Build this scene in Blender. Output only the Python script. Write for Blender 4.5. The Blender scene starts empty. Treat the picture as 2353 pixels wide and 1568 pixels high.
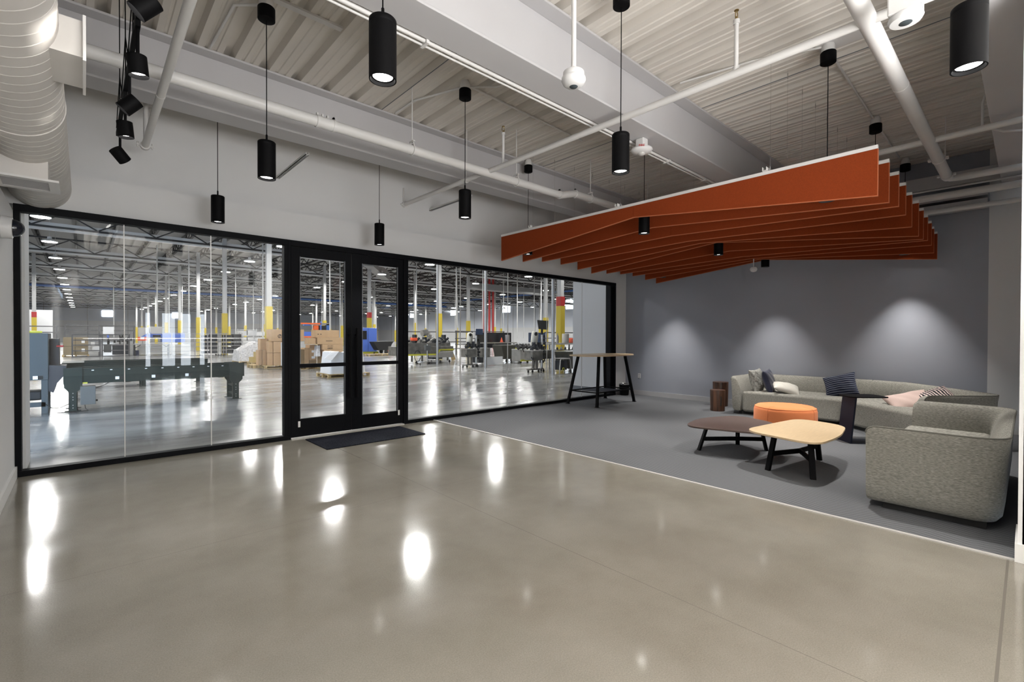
import bpy, bmesh, math, random
from mathutils import Vector, Matrix, Euler

SC = bpy.context.scene
COL = SC.collection
PI = math.pi
random.seed(11)

# ------------------------------------------------------------------ camera, world, exposure
cam_data = bpy.data.cameras.new('camera')
cam_data.sensor_width = 36.0
cam_data.lens = 1083.0 * 36.0 / 2353.0
cam_data.clip_start = 0.05
cam_data.clip_end = 400
camera = bpy.data.objects.new('camera', cam_data)
COL.objects.link(camera)
_a = math.atan2(1189.5, 1083.0)
_p = -10.0 / 1083.0
_r = math.radians(0.16)
fw = Vector((math.cos(_a), math.sin(_a), 0))
rt = Vector((math.sin(_a), -math.cos(_a), 0))
up = Vector((0, 0, 1))
fw2 = fw * math.cos(_p) + up * math.sin(_p)
up2 = up * math.cos(_p) - fw * math.sin(_p)
rt2 = rt * math.cos(_r) + up2 * math.sin(_r)
up3 = up2 * math.cos(_r) - rt * math.sin(_r)
M = Matrix((rt2, up3, -fw2)).transposed().to_4x4()
M.translation = Vector((0, 0, 1.4))
camera.matrix_world = M
SC.camera = camera

world = bpy.data.worlds.new('sky')
SC.world = world
world.use_nodes = True
_bg = world.node_tree.nodes['Background']
_bg.inputs[0].default_value = (0.62, 0.78, 1.0, 1)
_bg.inputs[1].default_value = 6.0

SC.view_settings.view_transform = 'Standard'
SC.view_settings.look = 'None'
SC.view_settings.gamma = 1.0
SC.view_settings.exposure = 0.98
SC.view_settings.use_curve_mapping = False
SC.cycles.use_denoising = True
SC.cycles.max_bounces = 10
SC.cycles.diffuse_bounces = 6
SC.cycles.glossy_bounces = 4
SC.cycles.transparent_max_bounces = 16
SC.cycles.sample_clamp_indirect = 6.0
SC.cycles.caustics_reflective = False
SC.cycles.caustics_refractive = False
SC.cycles.use_light_tree = True

SPOT_W = 48.0        # pendant spots
REAR_W = 60.0       # ceiling panels of the lobby behind the camera
UP_W = 520.0
BAY_RAD = 215.0      # radiance of the factory high bay lenses


def area_light(name, loc, rot, sx, sy, watts, color=(1, 1, 1)):
    d = bpy.data.lights.new(name, 'AREA')
    d.shape = 'RECTANGLE'
    d.size, d.size_y = sx, sy
    d.energy = watts
    d.color = color
    o = bpy.data.objects.new(name, d)
    o.location = loc
    o.rotation_euler = rot
    COL.objects.link(o)
    return o


# broad fill light added behind the camera to brighten the ceiling
area_light('added_ceiling_fill', (1.9, -3.6, 1.32), (math.radians(180), 0, 0), 3.8, 4.8, UP_W, (1, 0.98, 0.965))

# ------------------------------------------------------------------ materials
MATS = {}


def mat(name, col, rough=0.6, metal=0.0, noise=None, bump=None, spec=0.5, emit=None, sheen=0, coord='Object', coat=0):
    """noise = (scale, amount, detail) darkens / lightens the colour; bump = (scale, strength)"""
    if name in MATS:
        return MATS[name]
    m = bpy.data.materials.new(name)
    m.use_nodes = True
    nt = m.node_tree
    b = nt.nodes['Principled BSDF']
    b.inputs['Base Color'].default_value = (*col, 1)
    b.inputs['Roughness'].default_value = rough
    b.inputs['Metallic'].default_value = metal
    b.inputs['Specular IOR Level'].default_value = spec
    b.inputs['Coat Weight'].default_value = coat
    if sheen:
        b.inputs['Sheen Weight'].default_value = sheen
    if emit:
        b.inputs['Emission Color'].default_value = (*emit[0], 1)
        b.inputs['Emission Strength'].default_value = emit[1]
    tc = nt.nodes.new('ShaderNodeTexCoord')
    if noise:
        n = nt.nodes.new('ShaderNodeTexNoise')
        n.inputs['Scale'].default_value = noise[0]
        n.inputs['Detail'].default_value = noise[2] if len(noise) > 2 else 4
        nt.links.new(tc.outputs[coord], n.inputs['Vector'])
        if len(noise) > 3:
            mp = nt.nodes.new('ShaderNodeMapping')
            mp.inputs['Scale'].default_value = noise[3]
            nt.links.new(tc.outputs[coord], mp.inputs['Vector'])
            nt.links.new(mp.outputs['Vector'], n.inputs['Vector'])
        cr = nt.nodes.new('ShaderNodeValToRGB')
        cr.color_ramp.elements[0].position = 0.3
        cr.color_ramp.elements[1].position = 0.7
        lo = [max(0, c * (1 - noise[1])) for c in col]
        hi = [min(1, c * (1 + noise[1])) for c in col]
        cr.color_ramp.elements[0].color = (*lo, 1)
        cr.color_ramp.elements[1].color = (*hi, 1)
        nt.links.new(n.outputs['Fac'], cr.inputs['Fac'])
        nt.links.new(cr.outputs['Color'], b.inputs['Base Color'])
    if bump:
        n = nt.nodes.new('ShaderNodeTexNoise')
        n.inputs['Scale'].default_value = bump[0]
        n.inputs['Detail'].default_value = 3
        nt.links.new(tc.outputs[coord], n.inputs['Vector'])
        bp = nt.nodes.new('ShaderNodeBump')
        bp.inputs['Strength'].default_value = bump[1]
        bp.inputs['Distance'].default_value = 0.01
        nt.links.new(n.outputs['Fac'], bp.inputs['Height'])
        nt.links.new(bp.outputs['Normal'], b.inputs['Normal'])
    MATS[name] = m
    return m


def concrete(name, c1, c2, rough, joints=(), speck=0.12, streak=False, spec=0.6):
    m = bpy.data.materials.new(name)
    m.use_nodes = True
    nt = m.node_tree
    N, L = nt.nodes.new, nt.links.new
    b = nt.nodes['Principled BSDF']
    g = N('ShaderNodeNewGeometry')
    mp = N('ShaderNodeMapping')
    L(g.outputs['Position'], mp.inputs['Vector'])
    if streak:
        mp.inputs['Scale'].default_value = (0.35, 1.0, 1.0)
    n1 = N('ShaderNodeTexNoise')
    n1.inputs['Scale'].default_value = 0.7
    n1.inputs['Detail'].default_value = 7
    n1.inputs['Roughness'].default_value = 0.62
    L(mp.outputs['Vector'], n1.inputs['Vector'])
    cr = N('ShaderNodeValToRGB')
    cr.color_ramp.elements[0].position = 0.33
    cr.color_ramp.elements[1].position = 0.68
    cr.color_ramp.elements[0].color = (*c1, 1)
    cr.color_ramp.elements[1].color = (*c2, 1)
    L(n1.outputs['Fac'], cr.inputs['Fac'])
    n2 = N('ShaderNodeTexNoise')
    n2.inputs['Scale'].default_value = 160
    n2.inputs['Detail'].default_value = 2
    L(g.outputs['Position'], n2.inputs['Vector'])
    mr = N('ShaderNodeMapRange')
    mr.inputs['From Min'].default_value = 0.3
    mr.inputs['From Max'].default_value = 0.7
    mr.inputs['To Min'].default_value = 1 - speck
    mr.inputs['To Max'].default_value = 1 + speck
    L(n2.outputs['Fac'], mr.inputs['Value'])
    mx = N('ShaderNodeVectorMath')
    mx.operation = 'SCALE'
    L(cr.outputs['Color'], mx.inputs[0])
    L(mr.outputs['Result'], mx.inputs['Scale'])
    out = mx.outputs['Vector']
    sep = N('ShaderNodeSeparateXYZ')
    L(g.outputs['Position'], sep.inputs[0])
    for ax, v, w in joints:
        c = N('ShaderNodeMath')
        c.operation = 'COMPARE'
        c.inputs[1].default_value = v
        c.inputs[2].default_value = w
        L(sep.outputs[ax], c.inputs[0])
        k = N('ShaderNodeMix')
        k.data_type = 'RGBA'
        k.inputs['B'].default_value = (0.15, 0.14, 0.12, 1)
        L(c.outputs[0], k.inputs['Factor'])
        L(out, k.inputs['A'])
        out = k.outputs['Result']
    L(out, b.inputs['Base Color'])
    n3 = N('ShaderNodeTexNoise')
    n3.inputs['Scale'].default_value = 2.2
    n3.inputs['Detail'].default_value = 6
    L(mp.outputs['Vector'], n3.inputs['Vector'])
    r = N('ShaderNodeMapRange')
    r.inputs['From Min'].default_value = 0.3
    r.inputs['From Max'].default_value = 0.7
    r.inputs['To Min'].default_value = rough[0]
    r.inputs['To Max'].default_value = rough[1]
    L(n3.outputs['Fac'], r.inputs['Value'])
    L(r.outputs['Result'], b.inputs['Roughness'])
    b.inputs['Specular IOR Level'].default_value = spec
    MATS[name] = m
    return m


def glass_mat():
    m = bpy.data.materials.new('clear_glass')
    m.use_nodes = True
    nt = m.node_tree
    nt.nodes.clear()
    N, L = nt.nodes.new, nt.links.new
    o = N('ShaderNodeOutputMaterial')
    mix = N('ShaderNodeMixShader')
    t = N('ShaderNodeBsdfTransparent')
    t.inputs[0].default_value = (0.985, 0.992, 0.99, 1)
    gl = N('ShaderNodeBsdfGlossy')
    gl.inputs['Roughness'].default_value = 0.0
    lw = N('ShaderNodeLayerWeight')
    lw.inputs['Blend'].default_value = 0.5
    pw = N('ShaderNodeMath')
    pw.operation = 'POWER'
    pw.inputs[1].default_value = 5.0
    L(lw.outputs['Facing'], pw.inputs[0])
    ma = N('ShaderNodeMath')
    ma.operation = 'MULTIPLY_ADD'
    ma.inputs[1].default_value = 0.5
    ma.inputs[2].default_value = 0.022
    L(pw.outputs[0], ma.inputs[0])
    L(ma.outputs[0], mix.inputs[0])
    L(t.outputs[0], mix.inputs[1])
    L(gl.outputs[0], mix.inputs[2])
    L(mix.outputs[0], o.inputs[0])
    MATS['glass'] = m
    return m


def fabric(name, c1, c2, sx=460, sz=130, bumpS=0.2):
    """woven melange cloth"""
    m = bpy.data.materials.new(name)
    m.use_nodes = True
    nt = m.node_tree
    N, L = nt.nodes.new, nt.links.new
    b = nt.nodes['Principled BSDF']
    tc = N('ShaderNodeTexCoord')
    mp = N('ShaderNodeMapping')
    mp.inputs['Scale'].default_value = (sz * 0.35, sz * 0.35, sx)
    L(tc.outputs['Object'], mp.inputs['Vector'])
    n = N('ShaderNodeTexNoise')
    n.inputs['Scale'].default_value = 1.0
    n.inputs['Detail'].default_value = 3
    L(mp.outputs['Vector'], n.inputs['Vector'])
    cr = N('ShaderNodeValToRGB')
    cr.color_ramp.elements[0].position = 0.35
    cr.color_ramp.elements[1].position = 0.66
    cr.color_ramp.elements[0].color = (*c1, 1)
    cr.color_ramp.elements[1].color = (*c2, 1)
    L(n.outputs['Fac'], cr.inputs['Fac'])
    L(cr.outputs['Color'], b.inputs['Base Color'])
    b.inputs['Roughness'].default_value = 0.95
    b.inputs['Specular IOR Level'].default_value = 0.15
    b.inputs['Sheen Weight'].default_value = 0.15
    bp = N('ShaderNodeBump')
    bp.inputs['Strength'].default_value = bumpS
    bp.inputs['Distance'].default_value = 0.004
    L(n.outputs['Fac'], bp.inputs['Height'])
    L(bp.outputs['Normal'], b.inputs['Normal'])
    MATS[name] = m
    return m


def striped(name, base, line, scale, axis='Z', dist=0.0, lo=0.5, hi=0.62, rough=0.9, bump=0.0, rot=0.0, detail=0.0):
    m = bpy.data.materials.new(name)
    m.use_nodes = True
    nt = m.node_tree
    N, L = nt.nodes.new, nt.links.new
    b = nt.nodes['Principled BSDF']
    tc = N('ShaderNodeTexCoord')
    mp = N('ShaderNodeMapping')
    mp.inputs['Rotation'].default_value = (0, 0, rot)
    L(tc.outputs['Object'], mp.inputs['Vector'])
    w = N('ShaderNodeTexWave')
    w.bands_direction = axis
    w.inputs['Scale'].default_value = scale
    w.inputs['Distortion'].default_value = dist
    w.inputs['Detail'].default_value = detail
    L(mp.outputs['Vector'], w.inputs['Vector'])
    cr = N('ShaderNodeValToRGB')
    cr.color_ramp.elements[0].position = lo
    cr.color_ramp.elements[1].position = hi
    cr.color_ramp.elements[0].color = (*base, 1)
    cr.color_ramp.elements[1].color = (*line, 1)
    L(w.outputs['Fac'], cr.inputs['Fac'])
    L(cr.outputs['Color'], b.inputs['Base Color'])
    b.inputs['Roughness'].default_value = rough
    b.inputs['Specular IOR Level'].default_value = 0.25
    if bump:
        bp = N('ShaderNodeBump')
        bp.inputs['Strength'].default_value = bump
        bp.inputs['Distance'].default_value = 0.01
        L(w.outputs['Fac'], bp.inputs['Height'])
        L(bp.outputs['Normal'], b.inputs['Normal'])
    MATS[name] = m
    return m


def carpet_mat():
    m = bpy.data.materials.new('grey_carpet')
    m.use_nodes = True
    nt = m.node_tree
    N, L = nt.nodes.new, nt.links.new
    b = nt.nodes['Principled BSDF']
    g = N('ShaderNodeNewGeometry')

    def stripes(rot, scale):
        mp = N('ShaderNodeMapping')
        mp.inputs['Rotation'].default_value = (0, 0, rot)
        L(g.outputs['Position'], mp.inputs['Vector'])
        w = N('ShaderNodeTexWave')
        w.inputs['Scale'].default_value = scale
        w.inputs['Distortion'].default_value = 0.6
        w.inputs['Detail'].default_value = 1
        w.inputs['Detail Scale'].default_value = 0.4
        L(mp.outputs['Vector'], w.inputs['Vector'])
        return w.outputs['Fac']
    s1, s2 = stripes(0.35, 7.5), stripes(-0.25, 7.0)
    n = N('ShaderNodeTexNoise')
    n.inputs['Scale'].default_value = 0.9
    L(g.outputs['Position'], n.inputs['Vector'])
    k = N('ShaderNodeValToRGB')
    k.color_ramp.elements[0].position = 0.47
    k.color_ramp.elements[1].position = 0.53
    L(n.outputs['Fac'], k.inputs['Fac'])
    mx = N('ShaderNodeMix')
    mx.data_type = 'FLOAT'
    L(k.outputs['Color'], mx.inputs['Factor'])
    L(s1, mx.inputs['A'])
    L(s2, mx.inputs['B'])
    n2 = N('ShaderNodeTexNoise')
    n2.inputs['Scale'].default_value = 260
    L(g.outputs['Position'], n2.inputs['Vector'])
    ad = N('ShaderNodeMath')
    ad.operation = 'MULTIPLY_ADD'
    ad.inputs[1].default_value = 0.5
    L(mx.outputs['Result'], ad.inputs[0])
    L(n2.outputs['Fac'], ad.inputs[2])
    cr = N('ShaderNodeValToRGB')
    cr.color_ramp.elements[0].position = 0.35
    cr.color_ramp.elements[1].position = 1.0
    cr.color_ramp.elements[0].color = (0.066, 0.070, 0.078, 1)
    cr.color_ramp.elements[1].color = (0.150, 0.155, 0.165, 1)
    L(ad.outputs[0], cr.inputs['Fac'])
    L(cr.outputs['Color'], b.inputs['Base Color'])
    b.inputs['Roughness'].default_value = 0.9
    b.inputs['Specular IOR Level'].default_value = 0.2
    bp = N('ShaderNodeBump')
    bp.inputs['Strength'].default_value = 0.3
    bp.inputs['Distance'].default_value = 0.004
    L(ad.outputs[0], bp.inputs['Height'])
    L(bp.outputs['Normal'], b.inputs['Normal'])
    MATS['carpet'] = m
    return m


def wood(name, c1, c2, scale=(1, 1, 1), s=6, rough=0.4, dist=4):
    m = bpy.data.materials.new(name)
    m.use_nodes = True
    nt = m.node_tree
    N, L = nt.nodes.new, nt.links.new
    b = nt.nodes['Principled BSDF']
    tc = N('ShaderNodeTexCoord')
    mp = N('ShaderNodeMapping')
    mp.inputs['Scale'].default_value = scale
    L(tc.outputs['Object'], mp.inputs['Vector'])
    n = N('ShaderNodeTexNoise')
    n.inputs['Scale'].default_value = s
    n.inputs['Detail'].default_value = 6
    n.inputs['Distortion'].default_value = dist * 0.1
    L(mp.outputs['Vector'], n.inputs['Vector'])
    cr = N('ShaderNodeValToRGB')
    cr.color_ramp.elements[0].position = 0.35
    cr.color_ramp.elements[1].position = 0.65
    cr.color_ramp.elements[0].color = (*c1, 1)
    cr.color_ramp.elements[1].color = (*c2, 1)
    L(n.outputs['Fac'], cr.inputs['Fac'])
    L(cr.outputs['Color'], b.inputs['Base Color'])
    b.inputs['Roughness'].default_value = rough
    MATS[name] = m
    return m


GLASS = glass_mat()
CONC = concrete('polished_concrete', (0.180, 0.166, 0.138), (0.262, 0.247, 0.213), (0.085, 0.13),
                (('X', 2.35, 0.0022), ('Y', 3.70, 0.0016), ('Y', 0.08, 0.006)))
FCONC = concrete('factory_concrete', (0.13, 0.13, 0.128), (0.36, 0.36, 0.352), (0.15, 0.27), speck=0.05, streak=True, spec=0.33)
CARPET = carpet_mat()
DECK = mat('painted_deck', (0.66, 0.625, 0.575), 0.65, noise=(1.2, 0.05))
STEEL = mat('painted_beam', (0.50, 0.495, 0.505), 0.55, noise=(1.0, 0.04))
PIPE = mat('painted_pipe', (0.66, 0.652, 0.64), 0.45, noise=(2.0, 0.03))
DUCT = mat('painted_duct', (0.60, 0.578, 0.55), 0.55, noise=(1.5, 0.05))
WALL = mat('white_wall', (0.70, 0.705, 0.71), 0.75, noise=(0.8, 0.03), bump=(90, 0.05))
GWALL = mat('grey_wall', (0.33, 0.35, 0.40), 0.6, noise=(0.7, 0.05), bump=(120, 0.05))
BASE = mat('baseboard_grey', (0.42, 0.42, 0.43), 0.6)
BASE2 = mat('baseboard_dark', (0.17, 0.18, 0.20), 0.55)
TRIM = mat('white_trim', (0.75, 0.75, 0.74), 0.5)
BLACK = mat('black_frame', (0.003, 0.0035, 0.005), 0.55, spec=0.12)
BMETAL = mat('black_metal', (0.0025, 0.0025, 0.003), 0.6, spec=0.10)
CHROME = mat('chrome', (0.7, 0.7, 0.7), 0.18, 1.0)
LENS = mat('lamp_lens', (1, 1, 1), 0.4, emit=((1.0, 0.97, 0.92), 9))
PLASTIC = mat('white_plastic', (0.68, 0.68, 0.68), 0.4)
DOMEB = mat('smoked_dome', (0.01, 0.012, 0.02), 0.08)
ORANGE = mat('orange_felt', (0.23, 0.041, 0.011), 0.95, noise=(140, 0.10), spec=0.1)
ALU = mat('brushed_aluminium', (0.62, 0.61, 0.59), 0.4, 0.3)
MATM = mat('black_door_mat', (0.016, 0.018, 0.026), 0.95, noise=(60, 0.6), bump=(200, 0.6), spec=0.1)
SOFA = fabric('melange_grey', (0.14, 0.138, 0.122), (0.34, 0.33, 0.295))
SEAM = mat('dark_piping', (0.13, 0.127, 0.112), 0.9)
ORANGEE = mat('orange_cut_edge_lit', (0.50, 0.15, 0.06), 0.9)  # cut felt edge, paler to paint in the light it catches
OTT = mat('orange_cloth', (0.80, 0.25, 0.095), 0.85, noise=(200, 0.06), spec=0.2, sheen=0.1)
TDARK = mat('dark_stained_top', (0.085, 0.055, 0.047), 0.35, noise=(30, 0.12))
TLIGHT = mat('light_ash_top', (0.60, 0.455, 0.285), 0.4, noise=(9, 0.05, 4, (1, 6, 1)))
WALNUT = wood('walnut_block', (0.030, 0.014, 0.009), (0.125, 0.060, 0.034), (1.5, 1.5, 0.12), 14, 0.35)
NAVYM = mat('navy_steel', (0.010, 0.014, 0.030), 0.6, spec=0.3)
RED = mat('red_led', (0.8, 0.02, 0.02), 0.4, emit=((1, 0.03, 0.05), 4))
REDP = mat('red_paint', (0.45, 0.03, 0.03), 0.5)
YEL = mat('yellow_sleeve', (0.58, 0.44, 0.04), 0.5)
COLW = mat('white_column_paint', (0.50, 0.50, 0.495), 0.5)
TRUSS = mat('dark_truss_steel', (0.020, 0.020, 0.022), 0.5)
FDECK = mat('factory_deck', (0.33, 0.33, 0.33), 0.6)
BUS = mat('light_grey_girder', (0.80, 0.80, 0.80), 0.5)
FWG = mat('factory_wall_blue_grey', (0.68, 0.71, 0.78), 0.7, noise=(0.3, 0.05))
FWW = mat('factory_wall_white', (0.74, 0.74, 0.75), 0.7)
BAY = mat('high_bay_lens', (1, 1, 1), 0.5, emit=((1.0, 0.985, 0.96), BAY_RAD))
SKYW = mat('daylit_pane', (0.8, 0.9, 1), 0.5, emit=((0.86, 0.93, 1.0), 7))
GREEN = mat('dark_green_enamel', (0.012, 0.021, 0.017), 0.55, spec=0.25)
GREENL = mat('green_enamel_light', (0.05, 0.075, 0.062), 0.4)
GMACH = mat('blue_grey_enamel', (0.052, 0.064, 0.070), 0.55, spec=0.25)
GMACHD = mat('dark_grey_enamel', (0.024, 0.027, 0.033), 0.55, spec=0.3)
BOXG = mat('light_grey_enamel', (0.10, 0.104, 0.102), 0.55, spec=0.3)
FENCE = mat('fence_grey', (0.085, 0.082, 0.085), 0.5)
FENCEL = mat('fence_light', (0.30, 0.29, 0.29), 0.4, 0.3)
CARD = mat('cardboard', (0.52, 0.34, 0.19), 0.85, noise=(5, 0.06))
CARD_SHADED = mat('cardboard_shaded', (0.30, 0.205, 0.11), 0.85, noise=(5, 0.06))  # cardboard copy with shade put into its colour
CARDG = mat('grey_cardboard', (0.27, 0.215, 0.135), 0.85, noise=(3, 0.08))
CARDY = mat('yellow_cardboard', (0.45, 0.33, 0.12), 0.85)
INK = mat('black_ink', (0.02, 0.018, 0.015), 0.8)
PAPER = mat('white_label', (0.85, 0.85, 0.85), 0.7)
PALLET = wood('pallet_pine', (0.36, 0.24, 0.10), (0.62, 0.47, 0.24), (1, 1, 1), 12, 0.8)
WRAP = mat('shrink_film', (0.60, 0.58, 0.57), 0.22, noise=(14, 0.28), bump=(9, 1.0))
WHITEC = mat('white_sheet', (0.85, 0.85, 0.86), 0.7, bump=(6, 0.6))
BLUE = mat('blue_enamel', (0.085, 0.165, 0.56), 0.4)
BLUEP = mat('blue_pipe', (0.05, 0.14, 0.42), 0.5)
ORANGEP = mat('orange_enamel', (0.80, 0.14, 0.03), 0.45)
BEIGE = mat('beige_enamel', (0.52, 0.50, 0.46), 0.45)
STAIN = mat('stainless', (0.52, 0.51, 0.49), 0.3, 0.85, noise=(4, 0.12))
STAIND = mat('dull_stainless', (0.22, 0.215, 0.20), 0.38, 0.7, noise=(5, 0.3))
TUBG = mat('olive_grey_tub', (0.058, 0.056, 0.045), 0.5)
SAFY = mat('safety_yellow', (0.52, 0.50, 0.05), 0.5)
RUBBER = mat('black_rubber', (0.012, 0.012, 0.012), 0.7)
SCREEN = mat('black_screen', (0.012, 0.012, 0.014), 0.25)
SCREENB = mat('navy_plastic', (0.03, 0.05, 0.10), 0.35)
CREAM = mat('cream_cover', (0.62, 0.60, 0.53), 0.35)
REDORG = mat('orange_red', (0.85, 0.11, 0.04), 0.5)
BRASS = mat('brass', (0.35, 0.25, 0.10), 0.35, 0.8)

# ------------------------------------------------------------------ mesh helpers


class MB:
    def __init__(s):
        s.v, s.f, s.m, s.cm = [], [], [], 0

    def use(s, i):
        s.cm = i
        return s

    def add(s, vs, fs):
        k = len(s.v)
        s.v += [tuple(p) for p in vs]
        s.f += [tuple(i + k for i in q) for q in fs]
        s.m += [s.cm] * len(fs)
        return s

    def box(s, x0, x1, y0, y1, z0, z1):
        x0, x1 = min(x0, x1), max(x0, x1)
        y0, y1 = min(y0, y1), max(y0, y1)
        z0, z1 = min(z0, z1), max(z0, z1)
        return s.add([(x0, y0, z0), (x1, y0, z0), (x1, y1, z0), (x0, y1, z0), (x0, y0, z1), (x1, y0, z1), (x1, y1, z1), (x0, y1, z1)],
                     [(3, 2, 1, 0), (4, 5, 6, 7), (0, 1, 5, 4), (1, 2, 6, 5), (2, 3, 7, 6), (3, 0, 4, 7)])

    def obb(s, c, sx, sy, sz, rot=(0, 0, 0)):
        R = Euler(rot).to_matrix()
        c = Vector(c)
        vs = []
        for dz in (-1, 1):
            for dx, dy in ((-1, -1), (1, -1), (1, 1), (-1, 1)):
                vs.append(c + R @ Vector((dx * sx / 2, dy * sy / 2, dz * sz / 2)))
        return s.add(vs, [(3, 2, 1, 0), (4, 5, 6, 7), (0, 1, 5, 4), (1, 2, 6, 5), (2, 3, 7, 6), (3, 0, 4, 7)])

    def bar(s, p0, p1, w, h, upv=(0, 0, 1)):
        p0, p1 = Vector(p0), Vector(p1)
        d = (p1 - p0).normalized()
        u = Vector(upv)
        if abs(d.dot(u)) > 0.99:
            u = Vector((0, 1, 0))
        a = d.cross(u).normalized()
        b = a.cross(d).normalized()
        vs = []
        for p in (p0, p1):
            for i, j in ((-1, -1), (1, -1), (1, 1), (-1, 1)):
                vs.append(p + a * (i * w / 2) + b * (j * h / 2))
        return s.add(vs, [(0, 1, 2, 3), (7, 6, 5, 4), (4, 5, 1, 0), (5, 6, 2, 1), (6, 7, 3, 2), (7, 4, 0, 3)])

    def cyl(s, p0, p1, r0, r1=None, n=16, caps=True):
        r1 = r0 if r1 is None else r1
        p0, p1 = Vector(p0), Vector(p1)
        d = (p1 - p0).normalized()
        u = Vector((0, 0, 1)) if abs(d.z) < 0.9 else Vector((1, 0, 0))
        a = d.cross(u).normalized()
        b = a.cross(d).normalized()
        vs = []
        for p, r in ((p0, r0), (p1, r1)):
            for i in range(n):
                t = 2 * PI * i / n
                vs.append(p + a * (r * math.cos(t)) + b * (r * math.sin(t)))
        fs = [((i + 1) % n, i, n + i, n + (i + 1) % n) for i in range(n)]
        if caps:
            fs += [tuple(range(n)), tuple(range(2 * n - 1, n - 1, -1))]
        return s.add(vs, fs)

    def tube(s, pts, r, n=8, closed=False):
        pts = [Vector(p) for p in pts]
        m = len(pts)
        rings = []
        pa = None
        for i, p in enumerate(pts):
            if closed:
                d = (pts[(i + 1) % m] - pts[i - 1]).normalized()
            else:
                d = (pts[min(i + 1, m - 1)] - pts[max(i - 1, 0)]).normalized()
            if pa is None:
                u = Vector((0, 0, 1)) if abs(d.z) < 0.9 else Vector((1, 0, 0))
                a = d.cross(u).normalized()
            else:
                a = (pa - d * pa.dot(d)).normalized()
            pa = a
            b = a.cross(d).normalized()
            rings.append([p + a * (r * math.cos(2 * PI * k / n)) + b * (r * math.sin(2 * PI * k / n)) for k in range(n)])
        vs = [q for g in rings for q in g]
        fs = []
        for i in range(m if closed else m - 1):
            j = (i + 1) % m
            for k in range(n):
                fs.append((i * n + (k + 1) % n, i * n + k, j * n + k, j * n + (k + 1) % n))
        if not closed:
            fs += [tuple(range(n)), tuple((m - 1) * n + k for k in range(n - 1, -1, -1))]
        return s.add(vs, fs)

    def lathe(s, prof, cx=0, cy=0, n=32, cap=True):
        vs = []
        for r, z in prof:
            for i in range(n):
                t = 2 * PI * i / n
                vs.append((cx + r * math.cos(t), cy + r * math.sin(t), z))
        fs = []
        for j in range(len(prof) - 1):
            for i in range(n):
                fs.append((j * n + i, j * n + (i + 1) % n, (j + 1) * n + (i + 1) % n, (j + 1) * n + i))
        if cap:
            if prof[0][0] > 1e-4:
                fs.append(tuple(range(n - 1, -1, -1)))
            if prof[-1][0] > 1e-4:
                fs.append(tuple((len(prof) - 1) * n + i for i in range(n)))
        return s.add(vs, fs)

    def prism(s, pts, lo, hi, axis='z'):
        """pts: 2D polygon (ccw); axis z -> (x, y), x -> (y, z), y -> (x, z)"""
        def P(a, b, t):
            return {'z': (a, b, t), 'x': (t, a, b), 'y': (a, t, b)}[axis]
        n = len(pts)
        vs = [P(a, b, lo) for a, b in pts] + [P(a, b, hi) for a, b in pts]
        fs = [tuple(range(n - 1, -1, -1)), tuple(range(n, 2 * n))]
        fs += [(i, (i + 1) % n, n + (i + 1) % n, n + i) for i in range(n)]
        return s.add(vs, fs)

    def build(s, name, mats, parent=None, smooth=None, bevel=0, segs=2, label=None, cat=None, group=None, kind=None, local=False, subsurf=0):
        if not isinstance(mats, (list, tuple)):
            mats = [mats]
        off = Vector((0, 0, 0))
        if parent is not None:
            if not local:
                off = Vector(parent.get('_o', (0, 0, 0)))
        elif not local:
            xs = [p[0] for p in s.v]
            ys = [p[1] for p in s.v]
            zs = [p[2] for p in s.v]
            off = Vector(((min(xs) + max(xs)) / 2, (min(ys) + max(ys)) / 2, min(zs)))
        me = bpy.data.meshes.new(name)
        me.from_pydata([Vector(p) - off for p in s.v], [], s.f)
        for m in mats:
            me.materials.append(m)
        if len(mats) > 1:
            me.polygons.foreach_set('material_index', s.m)
        bm = bmesh.new()
        bm.from_mesh(me)
        bmesh.ops.recalc_face_normals(bm, faces=bm.faces)
        bm.to_mesh(me)
        bm.free()
        if smooth:
            me.polygons.foreach_set('use_smooth', [True] * len(me.polygons))
            if smooth < 179:
                me.set_sharp_from_angle(angle=math.radians(smooth))
        me.update()
        o = bpy.data.objects.new(name, me)
        COL.objects.link(o)
        if parent is not None:
            o.parent = parent
            o['_o'] = parent.get('_o', (0, 0, 0))
        else:
            o.location = off
            o['_o'] = tuple(off)
        if bevel:
            md = o.modifiers.new('bevel', 'BEVEL')
            md.width = bevel
            md.segments = segs
            md.limit_method = 'ANGLE'
            md.angle_limit = math.radians(35)
            md.harden_normals = bool(smooth)
        if subsurf:
            md = o.modifiers.new('subsurf', 'SUBSURF')
            md.levels = md.render_levels = subsurf
        if label:
            o['label'] = label
        if cat:
            o['category'] = cat
        if group:
            o['group'] = group
        if kind:
            o['kind'] = kind
        return o


def thing(name, label, cat, loc=(0, 0, 0), group=None):
    o = bpy.data.objects.new(name, None)
    o.empty_display_size = 0.05
    COL.objects.link(o)
    o.location = loc
    o['_o'] = tuple(loc)
    o['label'] = label
    o['category'] = cat
    if group:
        o['group'] = group
    return o


def struct(mb, name, mats, **k):
    return mb.build(name, mats, kind='structure', **k)


def kids(o):
    return [c for c in bpy.data.objects if c.parent == o]


def dup(o, loc=None, label=None, group=None, rz=None, parent=None):
    c = o.copy()
    COL.objects.link(c)
    if parent is not None:
        c.parent = parent
    if loc is not None:
        c.location = loc
    if rz is not None:
        c.rotation_euler = (0, 0, rz)
    if label:
        c['label'] = label
    if group:
        c['group'] = group
    for ch in kids(o):
        dup(ch, parent=c)
    return c


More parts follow.
